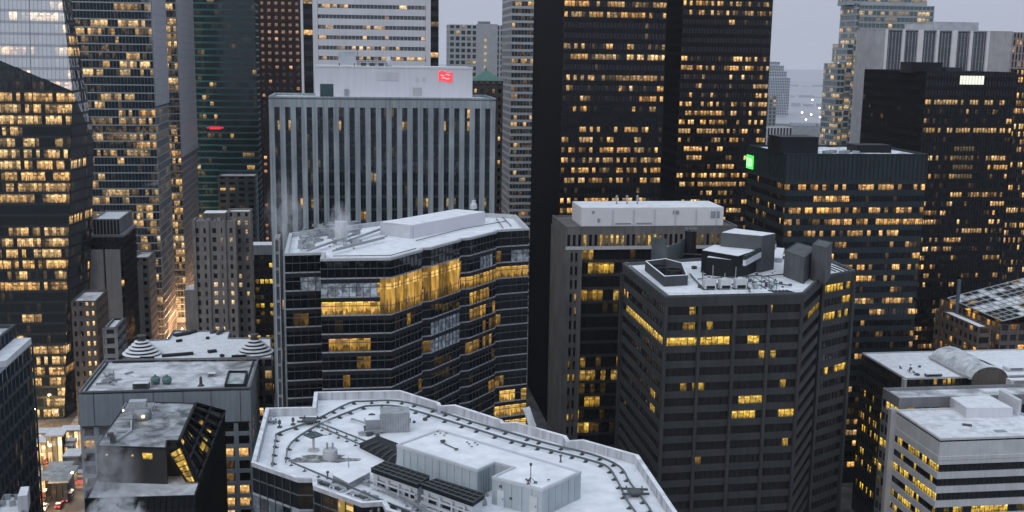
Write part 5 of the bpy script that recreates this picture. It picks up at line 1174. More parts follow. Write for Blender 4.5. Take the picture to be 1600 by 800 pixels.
# --- O: dark banded concrete block
zO = atY(1039, 462, 270).z
OO = [(1039, 462), (1256, 457), (1284, 431), (1336, 421.5), (1304, 398), (1140, 398), (974, 410)]
fo = [P(x, y, zO) for x, y in OO]
bk = gpt(fo[0], 0, 44); fo[6] = (bk[0], bk[1]); fo[5] = gpt(bk, 30, 8); fo[4] = gpt(fo[3], 0, 22)
root = thing('office_block', 'dark concrete block with wide window bays and a cluttered snowy roof', 'building', (*cen(fo)[:2], 0))
def hot_o(k, f, u, rnd, w):
    if k == 0:
        if f == 2: return (rnd.uniform(.7, 1.05), .25, w[2]) if (.01 < u < .24 or .26 < u < .46 or .60 < u < .71) else (0, 0, w[2])
        if f == 1: return (rnd.uniform(.1, .5), .1, w[2]) if .12 < u < .34 and rnd.random() < .7 else (0, 0, w[2])
        if f == 6: return (rnd.uniform(.6, 1.1), .4, w[2]) if .58 < u < .88 and rnd.random() < .7 else (0, 0, w[2])
        if f == 7: return (rnd.uniform(.6, 1.0), .2, w[2]) if (.5 < u < .70 or .88 < u < .99) else (0, 0, w[2])
        if f in (3, 5): return (rnd.uniform(.1, .6), .2, w[2]) if rnd.random() < .14 else (0, 0, w[2])
        return (rnd.uniform(.2, .6), .3, w[2]) if rnd.random() < .04 else (0, 0, w[2])
    if k == 6: return (rnd.uniform(.7, 1.0), .35, w[2]) if (f == 2 and u > .1) or (f == 1 and u < .3 and rnd.random() < .5) else ((rnd.uniform(.4, .7), .1, w[2]) if f in (6, 7) and .75 < u < .85 else (0, 0, w[2]))
    if k == 2: return (rnd.uniform(.4, 1.0), .2, w[2]) if (f in (0, 1, 2) and u > .1 and rnd.random() < .75) or (f == 6 and rnd.random() < .5) else (0, 0, w[2])
    if k == 1: return (rnd.uniform(.3, .6), .1, w[2]) if f == 1 and u > .4 else (0, 0, w[2])
    return (0, 0, w[2])
og = glass('bay_glass', (.014, .014, .016), 1.55, .05, .03, warm=(1, .58, .06), pale=(1, .72, .22))
zb, nf = facade(root, fo, 0, zO, 3.9, dict(wall=conc_d, glass=og, bay=1.55, sp=1.75, spd=.35, mw=.1, md=0, mm=blackm, run=3, corner=False), 90, .2, top=2.9, hot=hot_o)
def pier(a, b, s_, w_): pr = MB(); a = Vector(a); b = Vector(b); t_ = (b-a).normalized(); q = a+t_*s_+Vector((t_.y, -t_.x))*.08; pr.box((q.x, q.y, zO/2-1.4), (w_, 1.15, zO-2.9), math.atan2(t_.y, t_.x)); pr.build('pier', conc_d, root)
l0 = (Vector(fo[1])-Vector(fo[0])).length
for k in range(5): pier(fo[0], fo[1], l0*k/4+(.35 if k == 0 else (-.35 if k == 4 else 0)), .75)
l2 = (Vector(fo[3])-Vector(fo[2])).length
for s_ in (.5, l2-.6): pier(fo[2], fo[3], s_, 1.1)
l6 = (Vector(fo[0])-Vector(fo[6])).length
pier(fo[6], fo[0], .6, 1.2)
roof(root, fo, zO, snow_t, mat('o_parapet', (.09, .098, .108), .8, .2, .3, streak=.2), .8, .55)
zr = zO-.8
def blkpx(name, pts, z0, z1, m, rm=None, par=None):
    f_ = [P(x, y, z1) for x, y in pts]; return blk(par or root, name, f_, z0, z1, m, rm)
gm = mat('o_plant_wall', (.055, .062, .072), .7, .2, .3, streak=.2)
# basin enclosure with dark round openings
t = thing('screened_basin', 'open topped dark concrete screen with two round openings on the left of the cluttered roof', 'roof equipment', (*P(1040, 430, zr), zr))
zz = zr+2.7; bf = [P(x, y, zz) for x, y in ((1008, 408), (1038, 432), (1075, 430), (1067, 411), (1040, 404))]
m_ = MB(); m_.ring(bf, [(0, zr), (0, zz), (-.45, zz), (-.45, zr)]); m_.build('screen_wall', gm, t)
m_ = MB(); m_.ring(bf, [(0.02, zz+.02), (-.2, zz+.14), (-.45, zz+.02)]); m_.build('snow_rim', snow_t, t)
for x, y in ((1030, 416), (1054, 421)): p = atz(x, y, zz-.4); MB().lathe((p.x, p.y, zr), [(2.1, 0), (2.1, 2.2), (1.9, 2.4), (1.9, 1.2)], 22).build('fan_drum', black2, t)
# glass-like screens and black stack behind
t = thing('glazed_screen', 'teal grey curved screen wall at the back left of the cluttered roof', 'screen', (*P(1040, 410, zr), zr)); zs_ = zr+7.3
sf = [atz(x, y, zr)for x, y in ((1018, 407), (1040, 411), (1062, 402), (1075, 398))]
m_ = MB()
for k in range(3): a, b = sf[k], sf[k+1]; h_ = (7.0, 4.6, 5.2)[k]; m_.bar((a+UP*h_/2), (b+UP*h_/2), .35, h_)
m_.build('screen', mat('screen_teal', (.085, .105, .115), .35, .3, .3), t)
t = thing('flue_stack', 'tall black flue with a railed top at the back of the cluttered roof', 'chimney', (*P(1079, 400, zr), zr)); p = P(1078, 400, zr)
MB().lathe((*p, zr), [(1.75, 0), (1.75, 7.6)], 16).build('stack', blackm, t); m_ = MB()
for k in range(8): a_ = k*.785; m_.bar((p[0]+1.7*math.cos(a_), p[1]+1.7*math.sin(a_), zr+7.6), (p[0]+1.7*math.cos(a_), p[1]+1.7*math.sin(a_), zr+8.5), .1)
for k in range(8): a_ = k*.785; m_.bar((p[0]+1.7*math.cos(a_), p[1]+1.7*math.sin(a_), zr+8.5), (p[0]+1.7*math.cos(a_+.785), p[1]+1.7*math.sin(a_+.785), zr+8.5), .1)
m_.build('guard_rail', metal, t)
# stepped plant rooms
pl = blkpx('plant_room', ((1096.5, 391), (1154, 400.5), (1182, 391), (1116, 382.6)), zr, zr+6.2, blackm, snow_t)
blkpx('plant_room', ((1127, 363.4), (1191, 369), (1212, 365), (1148, 357)), zr, zr+10.2, mat('o_upper', (.075, .082, .092), .7, .2), snow_w)
blkpx('plant_room', ((1104, 402), (1145, 406.5), (1150, 404), (1110, 398)), zr, zr+4.9, blackm, snow_t)
m_ = MB(); a = atz(1163, 411, zr+5); b = atz(1211, 385, zr+5); m_.bar(a, b, .8, 1.5); m_.build('gutter_beam', white, root); m_ = MB(); m_.bar(a+UP*1.3+Vector((0, .4, 0)), b+UP*1.3+Vector((0, .4, 0)), .8, 1.0); m_.build('roof_edge', teald, root)
m_ = MB(); a = atz(1163, 420, zr+2); b = atz(1205, 397, zr+2); m_.bar(a, b, .6, 4.4); m_.build('plant_wall', gm, root)
# tall angled shafts at right
for k, (q, h_) in enumerate(((((1226, 392), (1257, 403), (1277, 388), (1246, 379)), 0), (((1269, 382), (1292, 388), (1301, 379), (1279, 374)), 0))):
    zz = zr+(7.0 if k == 0 else 9.6); f_ = [P(x, y, zz) for x, y in q]
    m_ = MB(); m_.prism(f_, zr, zz); o = m_.build('shaft_wall', mat('shaft_concrete', (.095, .102, .112), .8, .25, .3, streak=.25), root)
    m_ = MB(); m_.ring(f_, [(.03, zz-.1), (.03, zz+.12), (-.35, zz+.12), (-.35, zz-.1)]); m_.build('coping', gm, o)
# three white cabinets + two steel frames in a row along the front
for k in range(5):
    x = 1108+k*24.0; y = 452-k*.6; p = atz(x, y, zr)
    nm = ('leftmost', 'middle', 'rightmost')[k] if k < 3 else ('left', 'right')[k-3]
    if k < 3:
        t = thing('chiller_unit', nm+' of three white cooling cabinets in a row on the dark block roof', 'cooling unit', (p.x, p.y, zr), 'white cooling cabinets')
        MB().box((p.x, p.y, zr+1.45), (2.9, 2.4, 2.3), GA).build('cabinet', mat('cabinet_white', (.52, .54, .56), .5, .08), t); MB().box((*gpt((p.x, p.y), 0, -1.22), zr+.75), (2.2, .08, .75), GA).build('intake', blackm, t)
        m_ = MB()
        for a_ in (-.8, .8): m_.box((*gpt((p.x, p.y), a_, 0), zr+.15), (.2, 1.9, .3), GA)
        m_.build('skid', rail, t); MB().lathe((p.x, p.y, zr+2.6), [(.9, 0), (.7, .35), (.5, .4), (.5, .15)], 14).build('fan', metal_l, t)
    else:
        t = thing('steel_frame', nm+' of two open teal steel frames beside the white cooling cabinets', 'frame', (p.x, p.y, zr), 'open steel frames'); m_ = MB()
        c_ = [gpt((p.x, p.y), a_, b_) for a_, b_ in ((-1, -1.6), (1, -1.6), (1, 4), (-1, 4))]
        for j in range(4):
            m_.bar((*c_[j], zr), (*c_[j], zr+2.1), .16); m_.bar((*c_[j], zr+2.1), (*c_[(j+1) % 4], zr+2.1), .16); m_.bar((*c_[j], zr+1), (*c_[(j+1) % 4], zr+1), .1)
        m_.build('frame', mat('frame_teal', (.10, .14, .15), .5), t); MB().box((p.x, p.y, zr+.7), (1.3, 1.2, 1.0), GA).build('pump', metal_l, t)
    one(MB().bar((*gpt((p.x, p.y), -1.75, -1.2), zr+.12), (*gpt((p.x, p.y), -1.75, 3.2), zr+.12), .35, .24), 'sleeper', rail, ('first', 'second', 'third', 'fourth', 'fifth')[k]+' dark support strip from the left among the roof units', 'support', 'support strips')
for k in range(6): a = gpt(fo[1], -5.2+k*.95, .9); one(MB().bar((*a, zr+.1), (*gpt(a, -1.6, 5.6), zr+.1), .3, .22), 'roof_strip', black2, ('first', 'second', 'third', 'fourth', 'fifth', 'sixth')[k]+' from the left of the dark strips at the right front roof corner', 'strip', 'dark roof strips')
for k in range(3): a = gpt(fo[3], -5+k*1.7, 1.5); one(MB().bar((*a, zr+.1), (*gpt(a, -.5, 9), zr+.1), .35, .22), 'roof_strip', black2, ('left', 'middle', 'right')[k]+' of three dark strips on the snowy right wing of the dark block', 'strip', 'dark wing strips')
one(MB().bar((*gpt(fo[0], 1.7, 2), zr+.1), (*gpt(fo[6], 1.9, -2), zr+.1), .3, .25), 'gutter_strip', black2, 'long dark strip along the left edge of the dark block roof', 'strip')
for k, (x, y, h_) in enumerate(((1113, 445, 5.2), (1132, 442, 2.6), (1149, 440, 4))):
    p = atz(x, y, zr); one(MB().lathe((p.x, p.y, zr), [(.18, 0), (.12, .3), (.12, h_)], 8), 'pole', metal, ('tall left', 'short middle', 'right')[k]+' slim pole behind the white cooling cabinets', 'pole', 'slim roof poles')
# wall of small vents on white gable at O rear
blkpx('rear_wall', ((1190, 402), (1222, 404), (1226, 388), (1200, 386)), zr, zr+1.2, conc, snow_t)
# pipes and small plant on the cluttered roof
rc = random.Random(33); t = thing('pipe_run', 'dark pipes and small plant boxes crossing the snowy roof behind the white cooling cabinets', 'pipe', (*P(1130, 435, zr), zr)); mb = MB()
for a_, b_, h_ in (((1090, 436), (1190, 430), .5), ((1078, 428), (1098, 450), .4), ((1098, 424), (1098, 446), .7), ((1186, 440), (1236, 446), .5), ((1190, 432), (1228, 428), .6), ((1160, 432), (1172, 456), .4), ((1212, 436), (1204, 452), .5), ((1060, 396), (1098, 398), 1.0)):
    mb.bar(atz(*a_, zr+h_), atz(*b_, zr+h_), .28)
mb.build('pipe', rail, t); mb = MB(); clutter(mb, 1082, 420, 1240, 452, 34, 1.3, zr, rc); clutter(mb, 1210, 395, 1300, 410, 10, 1.2, zr, rc); mb.build('plant_box', gm, t, kind='stuff')
t = thing('safety_rail', 'thin grey guard rail along the front left edges of the cluttered roof', 'railing', (*fo[0], zr)); mb = MB(); i_ = inset(fo, 1.0)
for a_, b_ in ((6, 0), (0, 1)):
    a, b = Vector(i_[a_]), Vector(i_[b_]); n_ = int((b-a).length/2)
    for h_ in (.6, 1.1): mb.bar((*a, zr+h_), (*b, zr+h_), .05)
    for j in range(n_+1): q_ = a.lerp(b, j/n_); mb.bar((*q_, zr), (*q_, zr+1.1), .05)
mb.build('rail', metal, t)
# --- AF white banded block
fa_, z = rect(1469, 1660, 685.5, 278, 'L', 1399)
root = thing('office_block', 'white banded concrete block at the lower right corner with yellow lit ribbons', 'building', (*fa_[0], 0))
wb = mat('white_band_concrete', (.53, .545, .565), .7, .10, .3, streak=.10, bump=.2)
yg = glass('ribbon_yellow_glass', (.014, .016, .02), 1.6, .05, .02, warm=(1, .60, .04), pale=(1, .74, .2))
def hot_af(k, f, u, rnd, w):
    if k == 3: return (rnd.uniform(.4, 1.05), rnd.uniform(.1, .5), w[2]) if rnd.random() < (.5, .35, .85, .5, .6, .6)[min(f, 5)] else (0, 0, w[2])
    if k == 0: return (rnd.uniform(.5, 1.0), .3, w[2]) if (f >= 3 and .3 < u < .62 and rnd.random() < .9) or rnd.random() < .05 else (0 if f < 3 else w[0]*.3, .3, w[2])
facade(root, fa_, 0, z-.9, 3.9, dict(wall=wb, glass=yg, bay=1.3, sp=1.75, spd=.5, mw=.08, md=0, mm=blackm, run=2, corner=False), 92, .3, top=6.2, hot=hot_af)
MB().ring(fa_, [(.02, z-6.0), (.12, z-5.9), (.12, z-4.9), (.02, z-4.8)]).build('string_course', wb, root)
roof(root, fa_, z, snow('roof_snow_af', amount=.82, scale=.22, soft=.3, under=(.35, .36, .39)), wb, .45, .5)
blk(root, 'end_fin', [gpt(fa_[3], -1.4, -.5), gpt(fa_[3], .3, -.5), gpt(fa_[3], .3, 1.2), gpt(fa_[3], -1.4, 1.2)], 0, z+.1, conc)
zr = z-.45
pf = [P(x, y, zr+2.7) for x, y in ((1510, 637.5), (1583, 637.5), (1545, 617), (1485, 620.6))]
pn = blk(root, 'penthouse', pf, zr, zr+2.7, white, snow_t)
q = [P(x, y, zr+4.5) for x, y in ((1592, 626), (1597, 625), (1567, 608), (1561, 609))]; blk(root, 'screen_wall', q, zr, zr+4.5, white)
rp = thing('roof_hatch', 'dark small hatch in the snow of the white banded block', 'hatch', (*P(1511, 665, zr), zr)); MB().box((*P(1511, 665, zr), zr+.2), (2.4, 1.0, .4), GA-.5).build('cover', rail, rp)
rp = thing('roof_hatch', 'grey square mat set in the snow before the penthouse at the lower right', 'hatch', (*P(1563, 674, zr), zr)); MB().box((*P(1563, 674, zr), zr+.1), (3.0, 1.6, .2), GA).build('cover', metal, rp)
# low parapet strip building behind AF
ft, z = rect(1405, 1680, 622, 308, 'L', None, depth=10)
root = house('low_wing', 'low grey roofed wing just behind the white banded block', 'building', ft, z, 3.9, dict(wall=conc_m, glass=yg, bay=2.5, sp=1.4, spd=.2, mw=.3, md=0, run=2), snow_p, seed=93, litp=.3, top=3)
# --- AG building with barrel vault
zg = atY(1415.5, 591, 332).z
ga = [P(1415.5, 591, zg)]; ga = [ga[0], gpt(ga[0], 90, 0), gpt(ga[0], 90, 30), gpt(ga[0], 0, 30)]
root = thing('vaulted_building', 'dark building with flat snowy roofs and a grey barrel vault between them', 'building', (*ga[0], 0))
facade(root, ga, 0, zg, 3.9, dict(wall=black2, glass=glass('amber_glass2', warm=(1, .56, .06), pale=(1, .72, .24)), bay=1.5, sp=1.5, spd=.2, mw=.4, md=0, run=2, lo=.5, hi=1.1, warmth=.3), 94, .4, hot=lambda k, f, u, rnd, w: (0, 0, w[2]) if f < 3 and k == 3 else None)
roof(root, ga, zg+.01, snow_t, conc, .35, .35)
blk(root, 'end_wall', [gpt(ga[0], -.9, -.9), gpt(ga[0], -.02, -.9), gpt(ga[0], -.02, .8), gpt(ga[0], -.9, .8)], 0, zg-.2, conc)
vx = along(Vector((*ga[0], zg)), R2, 1510); vw = 11.8; ve = MB(); vs_ = MB(); nn = 16; v0 = gpt(ga[0], vx, -3)
prof = [(vw/2-vw/2*math.cos(math.pi*k/nn), 3.7*math.sin(math.pi*k/nn)) for k in range(nn+1)]
i = 0
for yb in (0, 25):
    for a_, h_ in prof: ve.v.append((*gpt(v0, a_, yb), zg+h_))
for k in range(nn): ve.add((k, nn+1+k, nn+2+k, k+1))
vault = ve.build('barrel_vault', snow('vault_snow', amount=.72, scale=.22, soft=.3, under=(.17, .20, .22), col=(.66, .68, .73)), root, True)
en = MB(); en.poly([(*gpt(v0, a_, 0), zg+h_) for a_, h_ in prof]+[(*gpt(v0, vw, 0), 0), (*v0, 0)]); en.build('gable_wall', stone_d, root)
eg = MB()
for s_ in (-.35, vw+.35): eg.bar((*gpt(v0, s_, 0), zg+.35), (*gpt(v0, s_, 25), zg+.35), .8, .7)
eg.build('vault_gutter', conc, root)
sl_ = MB(); 
for k in (9, 10): sl_.quad((*gpt(v0, prof[k][0], 3), zg+prof[k][1]+.08), (*gpt(v0, prof[k+1][0], 3), zg+prof[k+1][1]+.08), (*gpt(v0, prof[k+1][0], 9), zg+prof[k+1][1]+.08), (*gpt(v0, prof[k][0], 9), zg+prof[k][1]+.08))
sl_.f = [tuple(reversed(f)) if False else f for f in sl_.f]; sl_.build('vault_skylight', teald, root)
mast(1422, 580, zg, 2.2, 'thin mast among small vents on the flat snowy roof by the barrel vault', .9)
roofbox('air_handler', 'low casing on the flat snowy roof left of the barrel vault', 'roof equipment', 1458, 588, zg-.3, 5.2, 1.4, .7, rail)
roofbox('air_handler', 'pale casing on the snowy roof right of the barrel vault', 'roof equipment', 1584, 578, zg-.3, 6, 3, .9, metal_l)
roofbox('air_handler', 'long white casing at the right edge beyond the white penthouse', 'roof equipment', 1592, 602, zg-.3, 7, 2.5, 1.8, white)
mb = MB(); clutter(mb, 1405, 573, 1440, 588, 9, .9, zg-.3, rs); t = thing('vent_cluster', 'cluster of small dark vents on the flat snowy roof by the barrel vault', 'vent', (*P(1422, 582, zg), zg-.3)); mb.build('vent', rail, t, kind='stuff')
# --- AH stone block with steel and glass roof
fh_, z = rect(1529, 1549, 511, 400, 'L', 1470)
root = thing('stone_block', 'brown stone block with amber windows under a slanting white steel and glass roof', 'building', (*fh_[0], 0))
sth = dict(wall=mat('brown_stone', (.12, .105, .10), .85, .2, .3, streak=.2), glass=glass('amber_glass3', (.02, .022, .025), 1.6, .06, .02, warm=(1, .42, .05), pale=(1, .66, .2)), bay=3.4, sp=1.5, spd=.4, mw=1.0, md=0, sep=True, nsep=55, run=1.5, lo=.4, hi=1.1, warmth=.3)
facade(root, fh_, 0, z, 3.9, sth, 95, .4); roof(root, fh_, z, snow_t, sth['wall'], .6)
m2_ = [gpt(fh_[1], .05, 5), gpt(fh_[1], 4.3, 5), gpt(fh_[1], 4.3, 40), gpt(fh_[1], .05, 40)]; facade(root, m2_, 0, z-2.5, 3.9, dict(sth, nsep=20), 96, .55)
p = Vector((*fh_[1], 0)); m3_ = [gpt(fh_[1], 4.32, 1), gpt(fh_[1], 50, 1), gpt(fh_[1], 50, 45), gpt(fh_[1], 4.32, 45)]
facade(root, m3_, 0, z+.5, 3.9, dict(sth, nsep=30), 97, .45)
q = [atz(1481, 467, z+1.0), atz(1567, 503, z+1.2), None, None]
lw = 60
q[2] = Vector((*gpt(q[1], 50, 8), z+9)); q[3] = Vector((*gpt(q[0], 62, 14), z+10.5))
q = [q[0], q[1], q[2], q[3]]
gl_ = MB(); nu, nv = 18, 9
def bl(u, v): return q[0].lerp(q[3], u).lerp(q[1].lerp(q[2], u), v)
for a_ in range(nu):
    for b_ in range(nv):
        gl_.quad(bl(a_/nu, b_/nv), bl(a_/nu, (b_+1)/nv), bl((a_+1)/nu, (b_+1)/nv), bl((a_+1)/nu, b_/nv), (rs.uniform(.2, .6) if rs.random() < .08 else 0, .2, rs.random()), ((0, 0), (0, 1), (1, 1), (1, 0)))
weld(gl_); gl_.build('glass_roof', dk, root)
fr = MB(); o3 = UP*.35; ws = mat('white_steel', (.42, .46, .48), .5, .15, .5)
for a_ in range(0, nu+1): fr.bar(bl(a_/nu, 0)+o3, bl(a_/nu, 1)+o3, .42 if a_ % 3 == 0 else .16, .3)
for b_ in range(0, nv+1): fr.bar(bl(0, b_/nv)+o3*1.2, bl(1, b_/nv)+o3*1.2, .42 if b_ % 3 == 0 else .16, .3)
fr.build('steel_frame', ws, root)
sn = MB()
for a_ in range(nu):
    for b_ in range(nv):
        if rs.random() < (.92 if (b_ in (1, 4, 5) or a_ % 6 == 4) else .12): sn.quad(bl(a_/nu, b_/nv)+UP*.2, bl(a_/nu, (b_+1)/nv)+UP*.2, bl((a_+1)/nu, (b_+1)/nv)+UP*.2, bl((a_+1)/nu, b_/nv)+UP*.2)
sn.build('roof_snow', snow('frame_snow', amount=.75, scale=.3, soft=.3, under=(.06, .07, .08)), root, kind='stuff')
p = atY(1497, 462, 425); one(MB().bar((p.x, p.y, 0), (p.x, p.y, atY(1497, 437, 425).z), 1.1), 'vent_stack', mat('stack_blue', (.08, .12, .15), .5), 'slim blue-grey stack rising before the black towers left of the glass roof', 'chimney')
# backdrop block behind glass roof at right edge
ft, z = rect(1580, 1700, 388, 620, 'L', None, depth=30); house('low_hall', 'pale snowy roofed hall at the right edge above the steel and glass roof', 'building', ft, z, 4, dict(wall=conc_m, glass=dk, bay=3, sp=1.5, spd=.3, mw=.5, md=0, run=1), snow_t, seed=98, litp=.1)
#@@STREETS
bay_pts = [(-128, 330), (-141, 420), (-158, 520), (-181, 600), (-260, 1100)]
def ribbon(name, pts, w, z, m):
    mb = MB(); n = len(pts)
    L_, R_ = [], []
    for k in range(n):
        a = Vector(pts[max(0, k-1)]); b = Vector(pts[min(n-1, k+1)]); t = (b-a).normalized(); nn = Vector((-t.y, t.x))*w/2; p = Vector(pts[k]); L_.append(p+nn); R_.append(p-nn)
    for k in range(n-1): mb.quad((*R_[k], z), (*R_[k+1], z), (*L_[k+1], z), (*L_[k], z))
    mb.w = [None]*len(mb.f); o = mb.build(name, m); o['kind'] = 'structure'; return o
avd = gpt((-183, 603), 0, 1); 
ribbon('pavement', [gpt((-186, 600), 0, -240), gpt((-186, 600), 0, 420)], 30, .12, pave)
ribbon('avenue', [gpt((-186, 600), 0, -240), gpt((-186, 600), 0, 420)], 17, .17, asph)
for k in range(18): pass
ribbon('cross_street', [gpt((-330, 448), 0, 0), gpt((-330, 448), 420, 0)], 16, .19, asph)
ribbon('side_street', [gpt((-152, 330), 0, 0), gpt((-152, 330), 0, 118)], 10, .21, asph)
ml_ = MB()
for k in range(60): ml_.box((*gpt((-186, 600), 0, -240+k*11), .18), (.2, 4, .02), GA)
o = ml_.build('lane_marking', white); o['kind'] = 'structure'
cars_c = [(.02, .02, .025), (.5, .5, .52), (.08, .09, .1), (.3, .04, .03), (.25, .26, .28), (.04, .06, .12)]
names_c = ['black', 'white', 'charcoal', 'red', 'grey', 'navy']
def car(x, y, ang, ci, label, lights=True):
    t = thing('car', label, 'car', (x, y, .2), 'cars on the streets'); t.rotation_euler = (0, 0, 0); ca, sa = math.cos(ang), math.sin(ang)
    def T(a, b): return (x+ca*a-sa*b, y+sa*a+ca*b)
    m = mat('car_paint_'+names_c[ci], cars_c[ci], .3, .05)
    bd = MB(); pr_ = [(-2.25, .35), (2.25, .35), (2.3, .7), (2.05, .92), (1.0, 1.0), (-1.9, 1.05), (-2.28, .85)]
    n = len(pr_); i = 0; bd.v = [(*T(a, -.9), .2+z_) for a, z_ in pr_]+[(*T(a, .9), .2+z_) for a, z_ in pr_]
    for k in range(n): bd.add((k, (k+1) % n, n+(k+1) % n, n+k))
    bd.add(tuple(range(n-1, -1, -1))); bd.add(tuple(range(n, 2*n))); bd.build('body', m, t)
    cb = MB(); cp = [(-1.75, 1.04), (.95, 1.0), (.35, 1.48), (-1.25, 1.5)]
    cb.v = [(*T(a, -.72), .2+z_) for a, z_ in cp]+[(*T(a, .72), .2+z_) for a, z_ in cp]
    for k in range(4): cb.add((k, (k+1) % 4, 4+(k+1) % 4, 4+k))
    cb.add((3, 2, 1, 0)); cb.add((4, 5, 6, 7)); cb.build('cabin_glass', dkr, t)
    MB().box((*T(-.45, 0), .2+1.52), (1.7, 1.4, .06), ang).build('snowy_roof', snow_t if ci % 2 else m, t)
    for a_, b_ in ((-1.4, -.85), (-1.4, .85), (1.4, -.85), (1.4, .85)):
        w = MB(); c_ = T(a_, b_); i = 0
        for s_ in (-.12, .12):
            for k in range(10): q = k*.6283; dx = .33*math.cos(q); w.v.append((c_[0]+ca*dx-sa*s_, c_[1]+sa*dx+ca*s_, .2+.33+.33*math.sin(q)))
        for k in range(10): w.add((k, (k+1) % 10, 10+(k+1) % 10, 10+k))
        w.add(tuple(range(9, -1, -1))); w.add(tuple(range(10, 20))); w.build('wheel', blackm, t)
    for s_ in (-.65, .65):
        MB().box((*T(2.27, s_), .2+.66), (.1, .35, .18), ang).build('headlight', glow('headlamp', (1, .85, .6), 14), t)
        MB().box((*T(-2.28, s_), .2+.75), (.1, .35, .2), ang).build('tail_light', glow('taillamp', (1, .04, .03), 7), t)
A0 = GA+math.pi/2
spots = [(92, 792, 1, 3, 'red car with glowing tail lights at the bottom of the left street'), (104, 782, 1, 0, 'black car just ahead of the red car on the left street'), (70, 795, -1, 1, 'white car with headlights on at the bottom left'), (84, 765, -1, 2, 'charcoal car with headlights on, second from the bottom left'),
         (112, 745, 1, 4, 'grey car in the middle of the left street'), (118, 718, 1, 5, 'navy car near the grey slab-sided block'), (73, 742, -1, 0, 'black car parked beside the dark teal glass block'), (118, 693, 1, 1, 'white car near the crossing beyond the snowy kiosk roof')]
for x, y, dr, ci, lab in spots: g = atz(x, y, .2); car(g.x, g.y, A0 if dr > 0 else A0+math.pi, ci, lab)
for k, (a_, b_, dr, ci, lab) in enumerate(((3, -70, 1, 0, 'nearest dark car on the glowing avenue'), (-3, -55, -1, 1, 'white car with headlights on the glowing avenue'), (3, -35, 1, 3, 'red car with tail lights far up the glowing avenue'), (-3, -12, -1, 4, 'grey car with headlights far up the glowing avenue'), (3, 15, 1, 2, 'farthest dark car on the glowing avenue'))):
    g = gpt((-186, 600), a_, b_); car(*g, A0 if dr > 0 else A0+math.pi, ci, lab)
# low snowy roofed pavilions and lit shop fronts on the left street
shopm = glass('shop_glass', (.03, .03, .03), 1.5, .1, .01, warm=(1, .48, .10), pale=(1, .78, .45), gain=1.6)
def pavilion(x, y, w, d, h, lab, m=None, ang=GA, lit=.85, rm=None):
    p = atz(x, y, h); t = thing('pavilion', lab, 'building', (p.x, p.y, 0), 'low street pavilions'); f_ = rq((p.x, p.y), w, d, ang)
    facade(t, f_, 0, h-.6, h-.6, dict(wall=m or stone_d, glass=shopm, bay=1.6, sp=.4, spd=.2, mw=.18, md=.02, mm=blackm, run=6, lo=.6, hi=1.3, warmth=.6), int(x*7+y), lit, name='shop_window')
    blk(t, 'roof_slab', inset(f_, -.6), h-.6, h-.1, conc_m, rm or snow_t); return t
pavilion(56, 690, 13, 6, 9, 'lit low pavilion with a snowy square roof at the foot of the faceted tower')
pavilion(72, 680, 5.5, 5, 13, 'taller snow-capped kiosk box in the middle of the lit crossing', lit=.6)
pavilion(58, 676, 22, 5, 10, 'long lit shop front with a snowy canopy at the far side of the crossing')
pavilion(95, 672, 9, 5, 12, 'bright orange lit shop beside the grey slab-sided block', lit=.97)
pavilion(85, 696, 6, 5, 8, 'small lit glass pavilion right of the snowy kiosk box', lit=.97)
pavilion(62, 748, 7, 16, 7, 'grey roofed market hall with twin ridge lights on the left street', rm=snow('kiosk_snow', amount=.55, scale=.5, soft=.4, under=(.16, .17, .18), col=(.5, .52, .55)))
pavilion(78, 752, 5.5, 14, 7.6, 'second grey roofed hall right of the market hall', rm=MT['kiosk_snow'])
pavilion(100, 712, 5, 7, 8, 'narrow brown pavilion near the wall of the slab-sided block', lit=.5)
t = thing('low_annex', 'snow covered low annex in the bottom left corner', 'building', (*P(20, 790, 58), 0)); f_ = [P(x, y, 58) for x, y in ((-14, 812), (34, 806), (43, 772), (6, 772))]
facade(t, f_, 0, 57.6, 3.9, dict(wall=conc_m, glass=dk, bay=2.2, sp=1.4, spd=.2, mw=.5, md=0, run=1, lo=.3, hi=.8), 401, .15); roof(t, f_, 58, snow_t, conc_m, .5, .35)
blk(t, 'roof_room', [P(x, y, 61) for x, y in ((27, 776), (43, 774), (46, 760), (32, 761))], 57.5, 61, conc, snow_t)
for k in range(4): a_ = P(4+k*8, 790-(k % 2)*10, 57.5); MB().box((*a_, 57.5+.5), (1.2, .9, 1.0), GA+.2*k).build('roof_unit', metal, t)
